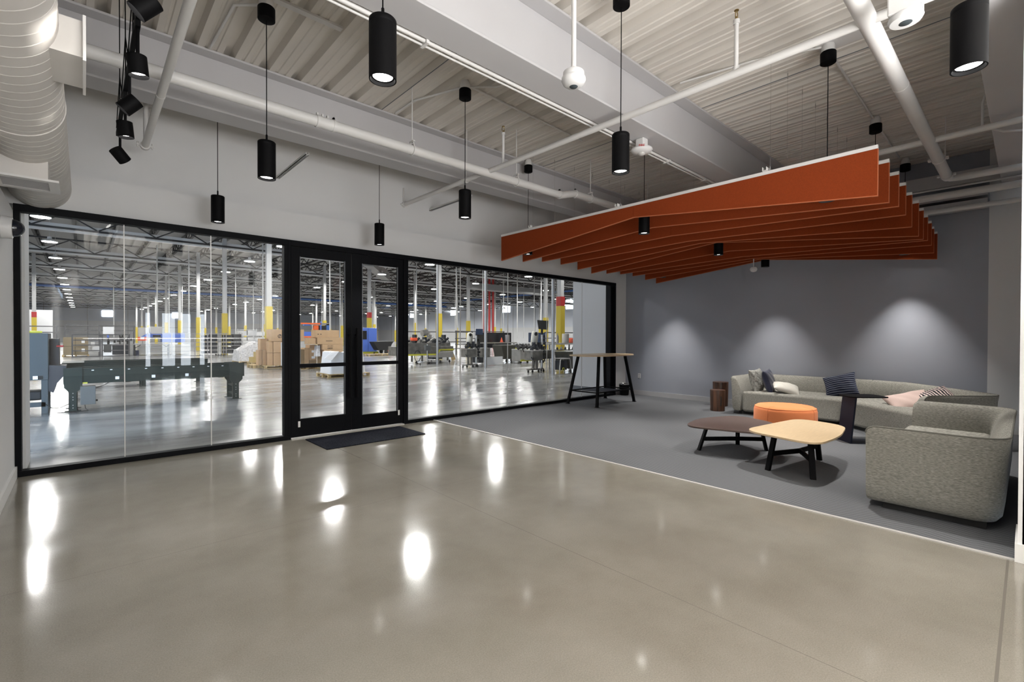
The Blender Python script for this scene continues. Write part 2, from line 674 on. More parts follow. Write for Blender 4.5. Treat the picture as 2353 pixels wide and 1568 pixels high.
def text_mesh(name, s, size, matx, parent, mw, shear=0.0, extrude=0.001, label=None):
    cu = bpy.data.curves.new(name, 'FONT')
    cu.body = s
    cu.size = size
    cu.align_x = 'CENTER'
    cu.align_y = 'CENTER'
    cu.shear = shear
    cu.extrude = extrude
    cu.offset = size * 0.02
    t = bpy.data.objects.new(name + '_curve', cu)
    COL.objects.link(t)
    dg = bpy.context.evaluated_depsgraph_get()
    me = bpy.data.meshes.new_from_object(t.evaluated_get(dg))
    bpy.data.objects.remove(t)
    me.transform(mw)
    me.materials.clear()
    me.materials.append(matx)
    o = bpy.data.objects.new(name, me)
    COL.objects.link(o)
    o.parent = parent
    if label:
        o['label'] = label
    return o


def finish_custom():
    for o in bpy.data.objects:
        if '_o' in o:
            del o['_o']

# ------------------------------------------------------------------ the room shell
XL, XG, YG, YR, YB = -0.5, 9.95, 6.74, 0.04, -8.6
ZD = 4.20        # underside of the roof deck

struct(MB().box(XL - 0.2, 4.32, YB - 0.2, 6.80, -0.12, 0.0), 'floor', CONC)
struct(MB().box(4.345, XG, YR, 6.72, -0.12, 0.004).box(4.32, 4.345, 6.70, 6.80, -0.12, 0).box(4.345, XG, 6.72, 6.80, -0.12, 0), 'floor_carpet', CARPET)
struct(MB().box(4.32, 4.346, YR, 6.70, -0.12, 0.007), 'trim_1', ALU)

# walls: left, glass wall spandrel, grey wall, right wall, rear lobby walls
struct(MB().box(XL - 0.25, XL, YB, YG + 0.4, 0, 2.62).box(XL - 0.25, XL - 0.12, YB, YG + 0.4, 2.62, ZD + 0.3), 'wall_left', WALL)
struct(MB().box(XL - 0.2, XL + 0.018, YB, 6.69, 0, 0.11), 'baseboard_left', TRIM)
w = MB()
w.box(XL - 0.12, XG, YG, YG + 0.22, 2.695, 3.08)
w.box(XL - 0.12, XG, YG + 0.11, YG + 0.22, 3.08, ZD + 0.3)
w.box(9.47, XG, YG, YG + 0.22, 0, 2.695)
struct(w, 'wall_back', WALL)
struct(MB().box(XG, XG + 0.2, 0.42, YG + 0.11, 0, ZD + 0.3), 'wall_right', GWALL)
struct(MB().box(XG - 0.004, XG + 0.2, -0.3, 0.42, 0, ZD + 0.3), 'wall_right_end', WALL)
struct(MB().box(XG - 0.015, XG, 0.42, YG, 0.004, 0.11), 'baseboard_right', BASE)
struct(MB().box(9.47, XG - 0.015, YG - 0.012, YG, 0.004, 0.11), 'baseboard_back', BASE)
# side wall of the lounge, with its near end pier where the carpet stops
w = MB()
w.box(4.32, XG + 0.2, YR - 0.22, YR - 0.02, 0, 3.6)
w.box(4.32, 4.75, YR - 0.22, YR, 0, 3.6)
struct(w, 'wall_front', WALL)
struct(MB().box(4.305, 4.76, YR - 0.22, YR + 0.012, 0.0, 0.115).box(4.9, XG, YR - 0.03, YR - 0.005, 0, 0.115), 'baseboard_front', TRIM)
struct(MB().box(4.32, 4.5, YB, YR - 0.2, 0, ZD + 0.3), 'wall_lobby_right', WALL)
# entrance wall of the lobby behind the camera, with door and sidelights
ex = [(1.72, 1.86), (2.22, 2.62), (2.80, 3.12), (3.42, 3.58)]
w = MB()
prev = XL
for a, b in ex:
    w.box(prev, a, YB - 0.2, YB, 0, 2.25)
    w.box(a, b, YB - 0.2, YB, 0, 0.25)
    prev = b
w.box(prev, 4.4, YB - 0.2, YB, 0, 2.25)
w.box(XL, 4.4, YB - 0.2, YB, 2.25, ZD + 0.3)
struct(w, 'wall_lobby_rear', WALL)
for i, (a, b) in enumerate(ex):
    struct(MB().box(a, b, YB - 0.06, YB - 0.05, 0.25, 2.25), 'window_%d' % (i + 10), SKYW)

# roof deck: corrugated, ribs run towards the factory
PIT = 0.318
prof = []
x = XL - 0.9
x0 = x
while x < 11.2:
    prof += [(x, ZD), (x + 0.052, ZD), (x + 0.060, ZD + 0.010), (x + 0.078, ZD + 0.010), (x + 0.086, ZD), (x + 0.128, ZD),
             (x + 0.136, ZD + 0.010), (x + 0.154, ZD + 0.010), (x + 0.162, ZD), (x + 0.212, ZD), (x + 0.235, ZD + 0.075), (x + 0.295, ZD + 0.075)]
    x += PIT
prof.append((x, ZD))
top = [(x, ZD + 0.10), (x0, ZD + 0.10)]
struct(MB().prism(prof + top, YB - 0.2, YG + 0.15, 'y'), 'ceiling', DECK)
# side-lap seams of the sheets
for i in range(3):
    xs = XL - 0.9 + PIT * (4 + i * 9) + 0.002
    struct(MB().box(xs, xs + 0.006, YB, YG, ZD - 0.006, ZD), 'trim_%d' % (i + 20), BASE2)


def ibeam(y0, y1, x0, x1, zb, zt, name, tf=0.022):
    yc = (y0 + y1) / 2
    m = MB()
    m.box(x0, x1, y0, y1, zb, zb + tf)
    m.box(x0, x1, y0, y1, zt - tf, zt)
    m.box(x0, x1, yc - 0.008, yc + 0.008, zb + tf, zt - tf)
    return m


b = ibeam(5.41, 5.69, XL - 0.1, XG, 3.615, ZD, 'b')
b.build('roof_beam', STEEL, bevel=0.004, label='painted steel roof beam nearest the glass wall, behind the long sprinkler pipe', cat='beam', group=None)
b = ibeam(2.72, 3.02, XL - 0.1, XG, 3.60, ZD, 'b')
b.build('roof_beam', STEEL, bevel=0.004, label='wide painted steel roof beam crossing the middle of the ceiling', cat='beam')
b = ibeam(0.03, 0.29, XL - 0.1, XG, 3.60, ZD, 'b')
b.build('roof_beam', STEEL, bevel=0.004, label='painted steel roof beam over the right-hand wall of the lounge', cat='beam')
# edge channel and corrugated closure over the grey wall
m = MB().box(9.72, 9.80, 0.3, 5.4, 3.70, 3.90)
m.box(9.80, XG - 0.01, 0.3, 5.4, 3.88, 3.90)
m.build('edge_channel', STEEL, bevel=0.004, label='horizontal painted steel channel high along the dark grey wall', cat='beam')

# ------------------------------------------------------------------ glass wall
FZ = 2.693


def glazing(n, x0, x1, joints, thick_right=False):
    fr = MB()
    fr.box(x0, x1, 6.69, 6.80, FZ - 0.072, FZ)
    fr.box(x0, x1, 6.69, 6.80, 0.0, 0.058)
    fr.box(x0, x0 + 0.048, 6.69, 6.80, 0.058, FZ - 0.072)
    fr.box(x1 - 0.048, x1, 6.69, 6.80, 0.058, FZ - 0.072)
    if thick_right:
        fr.box(x1 - 0.13, x1 - 0.048, 6.76, 6.90, 0.0, FZ - 0.05)
    o = struct(fr, 'window_%d' % n, BLACK, bevel=0.003)
    o['_o'] = tuple(o.location)
    xs = [x0 + 0.048] + joints + [x1 - 0.048]
    for a, b in zip(xs[:-1], xs[1:]):
        MB().box(a + 0.004, b - 0.004, 6.740, 6.752, 0.058, FZ - 0.072).build('pane', GLASS, parent=o)
    for j in joints:
        MB().box(j - 0.0045, j + 0.0045, 6.738, 6.754, 0.058, FZ - 0.072).build('glazing_joint', ALU, parent=o)
    return o


glazing(1, -0.5, 2.035, [0.34, 1.16])
glazing(2, 3.80, 9.47, [4.91, 6.03, 7.12, 8.25], True)

# double door with its frame
m = MB()
m.box(2.035, 2.07, 6.69, 6.81, 0, FZ)
m.box(3.77, 3.80, 6.69, 6.81, 0, FZ)
m.box(2.07, 3.77, 6.69, 6.81, FZ - 0.075, FZ)
frame = struct(m, 'door_3', BLACK, bevel=0.003)
frame['_o'] = tuple(frame.location)
MB().box(2.07, 3.77, 6.67, 6.83, 0.0, 0.012).build('threshold', ALU, parent=frame)
MB().box(2.000, 2.012, 6.684, 6.691, 1.222, 1.232).build('reader_light', RED, parent=frame)
MB().box(1.992, 2.022, 6.680, 6.691, 1.10, 1.25).build('card_reader', BLACK, parent=frame, bevel=0.002)


def leaf(n, x0, x1, g0, g1, hx, sx, gz0):
    m = MB()
    z0, z1 = 0.022, FZ - 0.08
    m.box(x0, g0, 6.705, 6.755, z0, z1)
    m.box(g1, x1, 6.705, 6.755, z0, z1)
    m.box(g0, g1, 6.705, 6.755, z0, gz0)
    m.box(g0, g1, 6.705, 6.755, 2.485, z1)
    m.box(g0, g1, 6.705, 6.755, 0.965, 1.018)
    o = struct(m, 'door_%d' % n, BLACK, bevel=0.002)
    o['_o'] = tuple(o.location)
    MB().box(g0, g1, 6.724, 6.736, gz0, 0.965).build('pane', GLASS, parent=o)
    MB().box(g0, g1, 6.724, 6.736, 1.018, 2.485).build('pane', GLASS, parent=o)
    b = MB()
    for a, c in ((g0, g0 + 0.008), (g1 - 0.008, g1)):
        b.box(a, c, 6.700, 6.706, gz0, 0.965).box(a, c, 6.700, 6.706, 1.018, 2.485)
    b.build('glazing_bead', BASE2, parent=o)
    h = MB()
    h.tube([(hx, 6.64, 0.50), (hx, 6.64, 1.52)], 0.0155, 12)
    for z in (0.60, 1.42):
        h.cyl((hx, 6.64, z), (hx, 6.706, z), 0.010)
    h.build('door_handle', BMETAL, parent=o, smooth=40)
    MB().box(sx, sx + 0.028, 6.702, 6.7055, 0.155, 0.235).build('sticker', PAPER, parent=o)
    return o


leaf(4, 2.075, 2.915, 2.19, 2.82, 2.865, 2.165, 0.265)
leaf(5, 2.925, 3.765, 3.08, 3.67, 2.975, 3.675, 0.225)

MB().box(2.21, 3.62, 5.80, 6.56, 0.0, 0.012).build('door_mat', MATM, bevel=0.004, label='black rectangular door mat lying in front of the double glass door', cat='mat')

# wall outlet, thermostat
o = MB().box(XG - 0.008, XG, 6.31, 6.385, 0.40, 0.52).build('wall_outlet', PLASTIC, bevel=0.003, label='white wall outlet low on the dark grey wall beside the tall table', cat='outlet')
o['_o'] = tuple(o.location)
for z in (0.435, 0.485):
    MB().box(XG - 0.011, XG - 0.007, 6.330, 6.365, z - 0.014, z + 0.014).build('socket', BASE, parent=o)
t = thing('wall_thermostat', 'small white panel on the side wall at the right edge above the sofa', 'thermostat', (8.0, YR, 1.15))
MB().box(7.94, 8.10, YR - 0.02, YR + 0.018, 1.13, 1.27).build('body', PLASTIC, parent=t, bevel=0.01)
MB().box(7.99, 8.05, YR + 0.018, YR + 0.021, 1.13, 1.15).build('display', GMACHD, parent=t)

# camera dome on the left wall
t = thing('security_camera', 'white wall-mounted security camera with smoked dome at the upper left wall', 'camera', (XL, 5.75, 2.30))
MB().cyl((XL, 5.75, 2.30), (XL + 0.07, 5.75, 2.30), 0.095, 0.090, 32).build('mount', PLASTIC, parent=t, smooth=40, bevel=0.006)
m = MB()
pr = [(0.072 * math.cos(a), 0.072 * math.sin(a)) for a in [k * PI / 16 for k in range(9)]]
n = 24
vs, fs = [], []
for r, h in pr:
    for i in range(n):
        vs.append((XL + 0.07 + h, 5.75 + r * math.cos(2 * PI * i / n), 2.30 + r * math.sin(2 * PI * i / n)))
for j in range(len(pr) - 1):
    for i in range(n):
        fs.append((j * n + i, j * n + (i + 1) % n, (j + 1) * n + (i + 1) % n, (j + 1) * n + i))
m.add(vs, fs)
m.build('dome', DOMEB, parent=t, smooth=180)

# ------------------------------------------------------------------ spiral duct with take-offs
t = thing('spiral_duct', 'large off-white spiral duct running overhead along the left wall', 'duct', (-0.315, 0, 2.915))
R0 = 0.235
prof = []
y = -8.0
pts = []
while y < 6.84:
    pts.append((R0, y))
    pts.append((R0, y + 0.094))
    pts.append((R0 + 0.0016, y + 0.098))
    pts.append((R0 + 0.0016, y + 0.104))
    y += 0.108
n = 48
vs, fs = [], []
for j, (r, yy) in enumerate(pts):
    for i in range(n):
        a = 2 * PI * i / n
        vs.append((-0.315 + r * math.cos(a), min(6.84, yy + 0.108 * i / n), 2.915 + r * math.sin(a)))
for j in range(len(pts) - 1):
    for i in range(n - 1):
        fs.append((j * n + i, j * n + i + 1, (j + 1) * n + i + 1, (j + 1) * n + i))
for j in range(len(pts) - 5):
    fs.append((j * n + n - 1, (j + 4) * n, (j + 5) * n, (j + 1) * n + n - 1))
MB().add(vs, fs).build('duct_shell', DUCT, parent=t, smooth=13)
# collar seams
for yy in (1.9, 4.35):
    MB().cyl((-0.315, yy, 2.915), (-0.315, yy + 0.06, 2.915), R0 + 0.006, n=48).build('collar', DUCT, parent=t, smooth=40)
# side register box
m = MB()
m.box(-0.16, 0.005, 3.2, 3.6, 2.79, 2.97)
m.build('branch_box', DUCT, parent=t)
MB().box(0.005, 0.018, 3.17, 3.63, 2.765, 2.99).build('register_flange', PIPE, parent=t, bevel=0.002)
# bottom register box
m = MB()
m.box(-0.48, -0.19, 5.02, 5.38, 2.575, 2.76)
m.build('branch_box', DUCT, parent=t)
m = MB()
m.box(-0.51, -0.13, 5.00, 5.06, 2.562, 2.578).box(-0.51, -0.13, 5.34, 5.40, 2.562, 2.578)
m.box(-0.51, -0.45, 5.06, 5.34, 2.562, 2.578).box(-0.19, -0.13, 5.06, 5.34, 2.562, 2.578)
g = m.build('register_grille', PIPE, parent=t)
m = MB()
for k in range(12):
    yy = 5.07 + k * 0.0235
    m.obb((-0.32, yy, 2.570), 0.26, 0.018, 0.003, (0.6, 0, 0))
m.build('louvre', BASE, parent=g)

# ------------------------------------------------------------------ sprinkler pipes, hangers, conduits
PR = 0.052
m = MB()
m.tube([(-0.6, 4.70, 3.50), (5.25, 4.70, 3.50), (5.42, 4.70, 3.55), (5.55, 4.70, 3.585), (9.3, 4.70, 3.585)], PR, 20)
mainp = thing('sprinkler_main', 'thick off-white sprinkler pipe parallel to the glass wall, with hangers', 'pipe', (0, 4.70, 3.50))
m.build('pipe', PIPE, parent=mainp, smooth=40)
for x in (1.70, 1.86, 5.22, 5.58):
    z = 3.50 if x < 5.4 else 3.585
    m = MB().cyl((x - 0.012, 4.70, z), (x + 0.012, 4.70, z), PR + 0.008, n=24)
    if x < 1.8:
        m.cyl((x, 4.70, z), (x + 0.16, 4.70, z), PR + 0.004, n=24)
    for k in range(3):
        m.box(x - 0.008 + k * 0.05 * (x < 1.8), x + 0.008 + k * 0.05 * (x < 1.8), 4.685, 4.715, z + PR, z + PR + 0.028)
    m.build('coupling', PIPE, parent=mainp, smooth=40)
for x in (2.75, 4.35, 5.95, 7.6):
    z = 3.50 if x < 5.4 else 3.585
    m = MB()
    m.tube([(x, 4.70, z + 0.11), (x, 4.70, ZD + 0.02)], 0.006, 8)
    m.tube([(x, 4.70 + 0.06 * math.cos(a), z + 0.06 * math.sin(a)) for a in [k * PI / 12 for k in range(-12, 13)]], 0.007, 6)
    m.tube([(x, 4.642, z), (x, 4.675, z + 0.10), (x, 4.725, z + 0.10), (x, 4.758, z)], 0.006, 6)
    m.box(x - 0.012, x + 0.012, 4.655, 4.745, z + 0.085, z + 0.10)
    m.build('hanger', PIPE, parent=mainp, smooth=40)

br = thing('sprinkler_branch', 'thinner off-white sprinkler pipe crossing under the main beam towards the camera', 'pipe', (3.85, 0, 3.49))
MB().tube([(3.85, -1.5, 3.485), (3.85, 6.95 - 0.1, 3.53)], 0.031, 16).build('pipe', PIPE, parent=br, smooth=40)
for y in (4.40, 1.59, 6.55):
    z = 3.49
    if y > 6:
        MB().tube([(3.85, 6.84, 3.53), (3.85, 6.84, 3.80)], 0.014, 10).build('drop_pipe', PIPE, parent=br, smooth=40)
        continue
    u = MB().cyl((3.85, y, z + 0.02), (3.85, y, z + 0.42), 0.017, n=12)
    u.cyl((3.85, y, z + 0.025), (3.85, y, z + 0.06), 0.026, n=12)
    u.cyl((3.85, y, z + 0.40), (3.85, y, z + 0.43), 0.025, n=12)
    d = u.build('upright_pipe', PIPE, parent=br, smooth=40)
    s = MB().cyl((3.85, y, z + 0.43), (3.85, y, z + 0.455), 0.011, n=10)
    s.tube([(3.83, y, z + 0.45), (3.832, y, z + 0.49), (3.85, y, z + 0.505), (3.868, y, z + 0.49), (3.87, y, z + 0.45)], 0.004, 6)
    s.cyl((3.85, y, z + 0.505), (3.85, y, z + 0.509), 0.018, n=12)
    s.build('sprinkler_head', BRASS, parent=d, smooth=40)
m = MB().cyl((3.85, 6.80, 3.53), (3.85, 6.86, 3.53), 0.040, n=16)
m.box(3.79, 3.91, 6.815, 6.835, 3.52, 3.54)
m.build('end_cap', PIPE, parent=br, smooth=40)
m = MB()
for y in (5.15,):
    m.tube([(3.85, y, 3.56), (3.85, y, ZD)], 0.005, 6)
    m.tube([(3.85 + 0.036 * math.cos(a), y, 3.52 + 0.036 * math.sin(a)) for a in [k * PI / 10 for k in range(20)]], 0.005, 6, closed=True)
m.build('hanger', PIPE, parent=br, smooth=40)

br2 = thing('sprinkler_branch', 'off-white sprinkler pipe ending in a capped fitting beside the track lights', 'pipe', (0.47, 0, 3.4))
m = MB().tube([(0.485, -1.5, 3.50), (0.485, 6.2, 3.37)], 0.031, 16)
m.build('pipe', PIPE, parent=br2, smooth=40)
m = MB().cyl((0.485, 6.17, 3.37), (0.485, 6.22, 3.37), 0.042, n=16)
m.box(0.415, 0.555, 6.18, 6.205, 3.36, 3.38)
for sx in (0.425, 0.545):
    m.cyl((sx, 6.19, 3.345), (sx, 6.19, 3.40), 0.008, n=8)
m.build('end_cap', PIPE, parent=br2, smooth=40)
MB().tube([(0.485, 6.10, 3.37), (0.485, 6.10, ZD - 0.02)], 0.022, 12).build('riser', PIPE, parent=br2, smooth=40)
MB().cyl((0.485, 4.86, 3.394), (0.485, 4.89, 3.394), 0.034, n=16).build('coupling', PIPE, parent=br2, smooth=40)

pr_ = thing('sprinkler_main', 'thick off-white pipe running overhead at the upper right towards the grey wall', 'pipe', (0, 0.742, 3.5))
MB().tube([(1.0, 0.742, 3.50), (8.35, 0.742, 3.50)], 0.055, 20).build('pipe', PIPE, parent=pr_, smooth=40)
for x in (5.05, 7.45, 8.25):
    m = MB().cyl((x - 0.02, 0.742, 3.50), (x + 0.02, 0.742, 3.50), 0.062 if x > 6 else 0.0565, n=24)
    if x > 6:
        m.box(x - 0.02, x + 0.02, 0.65, 0.834, 3.488, 3.512)
        for yy in (0.665, 0.82):
            m.cyl((x - 0.045, yy, 3.50), (x + 0.045, yy, 3.50), 0.010, n=8)
    m.build('coupling', PIPE, parent=pr_, smooth=40)
MB().tube([(8.1, 0.742, 3.55), (8.1, 0.742, ZD)], 0.007, 8).build('hanger', PIPE, parent=pr_, smooth=40)

cr = thing('cross_main', 'off-white pipe elbowed off the big ceiling pipe towards the side wall', 'pipe', (8.5, 0, 3.5))
MB().tube([(8.35, 0.742, 3.50), (8.44, 0.72, 3.50), (8.48, 0.62, 3.50), (8.50, YR, 3.50)], 0.042, 16).build('pipe', PIPE, parent=cr, smooth=40)
p = MB().tube([(6.7, YR, 3.51), (6.7, 3.2, 3.49)], 0.031, 16)
p.build('sprinkler_branch', PIPE, smooth=40, label='thin off-white pipe passing under the big pipe to the side wall beam', cat='pipe')
p = MB().tube([(9.15, YR, 3.44), (9.15, 4.4, 3.44)], 0.05, 16)
p.build('wall_pipe', PIPE, smooth=40, label='off-white pipe high in front of the grey wall, upper of the two', cat='pipe')
p = MB().tube([(9.45, YR, 3.29), (9.45, 5.9, 3.29)], 0.036, 16)
p.build('wall_pipe', PIPE, smooth=40, label='off-white pipe along the top edge of the dark grey wall, lowest of the pipes', cat='pipe')
p = MB().tube([(9.3, YR, 3.58), (9.3, 4.4, 3.58)], 0.014, 8)
p.build('conduit', PIPE, smooth=40, label='thin off-white conduit between the pipes in front of the grey wall', cat='conduit')
struct(MB().box(9.52, XG, 0.42, YG, 3.33, 3.40).box(9.60, XG, 0.42, YG, 3.46, 3.50).box(9.66, XG, 0.42, YG, 3.56, 3.60), 'trim_5', STEEL)

# strut channels on the wall behind the beam
for x, lab in ((1.95, 'short slotted strut channel on the upper wall left of the doors'), (4.35, 'short slotted strut channel on the upper wall above the doors')):
    m = MB()
    m.box(x - 0.02, x + 0.02, 5.70, 6.84, 3.52, 3.525)
    m.box(x - 0.02, x - 0.012, 5.70, 6.84, 3.52, 3.55)
    m.box(x + 0.012, x + 0.02, 5.70, 6.84, 3.52, 3.55)
    s = m.build('strut_channel', PIPE, label=lab, cat='bracket')
    s['_o'] = tuple(s.location)
    MB().box(x - 0.005, x + 0.005, 5.75, 6.80, 3.518, 3.5205).build('slot', BASE2, parent=s)

# conduit with clips along the middle beam
m = MB().tube([(-0.4, 3.05, 3.60), (6.0, 3.05, 3.60), (9.3, 3.05, 3.60)], 0.016, 10)
m.tube([(-0.4, 3.09, 3.59), (9.3, 3.09, 3.59)], 0.009, 8)
for x in (1.9, 4.0, 5.4, 6.4, 7.4):
    m.box(x - 0.012, x + 0.012, 3.02, 3.11, 3.575, 3.625)
m.build('conduit', PIPE, smooth=40, label='pair of thin off-white conduits clipped along the middle beam', cat='conduit')
# deck conduits
for pts, lab in (
    ([(3.12, 4.25, 4.16), (3.4, 4.0, 4.17), (3.5, 3.7, 4.17), (3.62, 3.2, 4.18)], 'curved white conduit from the canopy of the pendant before the doors to the beam'),
    ([(3.12, 4.25, 4.16), (3.0, 4.6, 4.17), (2.9, 4.9, 4.18), (2.9, 5.35, 4.19)], 'bent white conduit from a pendant canopy back to the glass-side beam'),
    ([(3.2, 4.22, 4.185), (5.25, 4.30, 4.185)], 'thin straight white conduit on the deck behind the hanging pipes'),
    ([(5.24, 1.33, 4.18), (7.45, 1.36, 4.18), (9.35, 1.38, 4.18)], 'white conduit linking the pendant canopies above the orange baffles'),
    ([(5.24, 1.33, 4.17), (5.0, 1.9, 4.185), (4.85, 2.6, 4.185)], 'white cable drooping from the canopy above the orange baffles'),
    ([(3.2, 2.15, 4.17), (2.9, 2.3, 4.16), (2.6, 2.7, 4.17)], 'white conduit curving from the top pendant canopy to the middle beam'),
    ([(1.15, 4.3, 4.16), (0.95, 4.5, 4.17), (0.92, 5.35, 4.18)], 'bent white conduit beside the strut plate near the upper left pendant'),
    ([(7.1, 0.30, 4.15), (7.1, 0.36, 3.9), (7.1, 0.36, 3.65), (7.12, 0.2, 3.56), (7.2, 0.06, 3.55)], 'white conduit bent down beside the beam at the upper right'),
):
    m = MB().tube(pts, 0.012, 8)
    m.build('conduit', PIPE, smooth=60, label=lab, cat='conduit')
m = MB().box(0.75, 1.75, 4.20, 4.26, ZD - 0.022, ZD - 0.002)
m.build('strut_plate', PIPE, label='flat white strut plate above the canopy of the upper left pendant', cat='bracket')
m = MB().box(5.12, 5.36, 1.0, 1.40, ZD - 0.02, ZD - 0.002)
m.build('strut_plate', PIPE, label='white mounting plate above the canopy over the orange baffles', cat='bracket')

# ------------------------------------------------------------------ pendants
ZB = 2.70


def make_pendant(loc, label, group='black cylinder pendant lights'):
    x, y = loc
    t = thing('pendant_light', label, 'pendant light', (x, y, ZB), group)
    c = MB()
    R = 0.068
    c.lathe([(R - 0.006, 0.03), (R - 0.006, 0.0), (R, 0.0), (R, 0.268), (R, 0.272)], n=40, cap=False)
    c.lathe([(R - 0.006, 0.0), (R - 0.010, 0.016), (0.048, 0.018)], n=40, cap=False)
    c.build('housing', BMETAL, parent=t, smooth=50, local=True)
    c = MB().lathe([(R - 0.002, 0.272), (R, 0.275), (R, 0.298), (R - 0.004, 0.303), (0.0, 0.303)], n=40)
    c.lathe([(0.008, 0.303), (0.008, 0.36), (0.0045, 0.365), (0.0, 0.365)], n=12)
    c.build('cap', BMETAL, parent=t, smooth=50, local=True)
    MB().lathe([(0.050, 0.018), (0.03, 0.013), (0.0, 0.011)], n=24, cap=False).build('lens', LENS, parent=t, smooth=180, local=True)
    MB().cyl((0, 0, 0.36), (0, 0, 1.31), 0.0038, n=8).build('stem', BMETAL, parent=t, smooth=60, local=True)
    MB().lathe([(0.0, 1.300), (0.058, 1.300), (0.066, 1.306), (0.066, 1.40), (0.062, 1.406), (0.0, 1.406)], n=32).build('canopy', BMETAL, parent=t, smooth=50, local=True)
    MB().lathe([(0.05, 1.406), (0.055, 1.41), (0.055, 1.46), (0.04, 1.50), (0.0, 1.50)], n=24).build('junction_box', PIPE, parent=t, smooth=50, local=True)
    return t


def spot(x, y, z, w=SPOT_W, size=92, blend=0.75, rot=(0, 0, 0)):
    d = bpy.data.lights.new('fixture_or_added_spot', 'SPOT')
    d.energy = w
    d.spot_size = math.radians(size)
    d.spot_blend = blend
    d.shadow_soft_size = 0.045
    d.color = (1.0, 0.955, 0.89)
    o = bpy.data.objects.new('fixture_or_added_spot', d)
    o.location = (x, y, z)
    o.rotation_euler = rot
    COL.objects.link(o)


PEND = [
    (1.15, 0.24, None), (1.13, 2.22, 'large black pendant light hanging highest left of the middle beam'),
    (1.13, 4.26, 'black cylinder pendant light above the left glass wall, next from the duct'),
    (1.15, 6.28, 'small black pendant light close to the glass, left of the double doors'),
    (3.17, 0.21, 'biggest black pendant light at the top right corner of the photo'),
    (3.15, 2.19, 'black pendant light hanging in front of the middle beam, left of the orange baffles'),
    (3.11, 4.19, 'black pendant light hanging right of the double doors before the beam'),
    (3.13, 6.25, 'smallest black pendant light hanging right above the double doors'),
    (5.24, 1.31, 'pendant light almost hidden behind the front orange baffle, its canopy bare above'),
    (5.23, 3.28, 'black pendant light poking out below the front orange baffle'),
    (5.22, 5.36, 'pendant light hidden behind the left ends of the front orange baffles'),
    (7.45, 3.33, 'black pendant light poking out below the middle orange baffles'),
    (9.35, 3.31, 'black pendant light lowest under the rearmost orange baffle'),
    (9.50, 1.33, 'pendant light peeking under the right end of the rear orange baffles'),
    (9.35, 5.40, 'pendant light peeking under the left end of the rear orange baffles'),
    (7.45, 1.34, 'pendant light between the orange baffles with its canopy bare at the right'),
]
first = None
for x, y, lab in PEND + [(1.13, -1.8, None), (3.15, -1.8, None), (1.13, -4.0, None), (3.15, -4.0, None), (2.1, -6.4, None)]:  # last five are unseen spots added behind the camera for ambient light
    if lab:
        if first is None:
            first = make_pendant((x, y), lab)
        else:
            dup(first, (x, y, ZB), lab)
    spot(x, y, ZB + 0.005, *((130.0, 72, 0.8) if x > 9 else (165.0, 84, 0.45) if x > 7 else (125.0, 84, 0.40) if x > 5 else (SPOT_W, 86, 0.75)))

# ------------------------------------------------------------------ track lights
TX = 0.235
t = thing('track_light', 'black ceiling track with five spotlight heads and cable stays beside the duct', 'track light', (TX, 0, 3.15))
MB().box(TX - 0.012, TX + 0.012, 1.2, 5.45, 3.165, 3.20).build('rail', BMETAL, parent=t)
m = MB()
for k, y in enumerate((2.3, 3.1, 3.7, 4.4, 5.1)):
    for dx in (-0.012, 0.012):
        m.tube([(TX + dx, y - 0.25, 3.20), (TX, y, 3.55), (TX, y, ZD)], 0.0035, 6)
        m.tube([(TX + dx, y + 0.25, 3.20), (TX, y, 3.55)], 0.0035, 6)
m.build('stay_wire', BMETAL, parent=t, smooth=60)


def head(y, tilt, yaw, z=3.02):
    c = Vector((TX, y, z))
    d = Vector((math.sin(tilt) * math.cos(yaw), math.sin(tilt) * math.sin(yaw), -math.cos(tilt)))
    m = MB()
    a, b = c - d * 0.055, c + d * 0.055
    m.cyl(a, b, 0.048, n=28, caps=False)
    m.cyl(a, a + d * 0.004, 0.048, n=28)
    m.cyl(b - d * 0.03, b, 0.040, 0.0465, n=28, caps=False)
    m.box(TX - 0.012, TX + 0.012, y - 0.035, y + 0.035, 3.13, 3.166)
    m.tube([(TX, y, 3.14), (TX, y, z + 0.05), tuple(c)], 0.009, 8)
    h = m.build('lamp_head', BMETAL, parent=t, smooth=45)
    MB().cyl(b - d * 0.028, b - d * 0.022, 0.038, n=24).build('lens', LENS, parent=h, smooth=45)
    q = d.to_track_quat('-Z', 'Y').to_euler()
    spot(b.x + d.x * 0.02, b.y + d.y * 0.02, b.z + d.z * 0.02, SPOT_W * 0.35, 55, 0.6, q)


head(2.96, 0.75, 2.9, 3.03)
head(3.40, 0.10, 0.3, 2.92)
head(4.03, 0.75, 2.9, 2.93)
head(4.45, 0.10, 0.3, 2.90)
head(5.10, 0.85, 0.6, 2.90)

# ------------------------------------------------------------------ detectors
t = thing('occupancy_sensor', 'white round ceiling sensor hanging on a white stem before the middle beam', 'sensor', (2.33, 1.98, 3.0))
MB().lathe([(0.012, 0.0), (0.045, 0.004), (0.068, 0.020), (0.078, 0.042), (0.076, 0.056), (0.068, 0.062), (0.067, 0.092), (0.058, 0.100), (0.0, 0.102)], n=40).build('body', PLASTIC, parent=t, smooth=50, local=True)
MB().lathe([(0.0, -0.006), (0.02, -0.004), (0.027, 0.002)], n=24, cap=False).build('sensor_eye', GMACH, parent=t, smooth=180, local=True)
MB().cyl((0, 0, 0.10), (0, 0, 1.2), 0.016, n=12).build('stem', PIPE, parent=t, smooth=50, local=True)

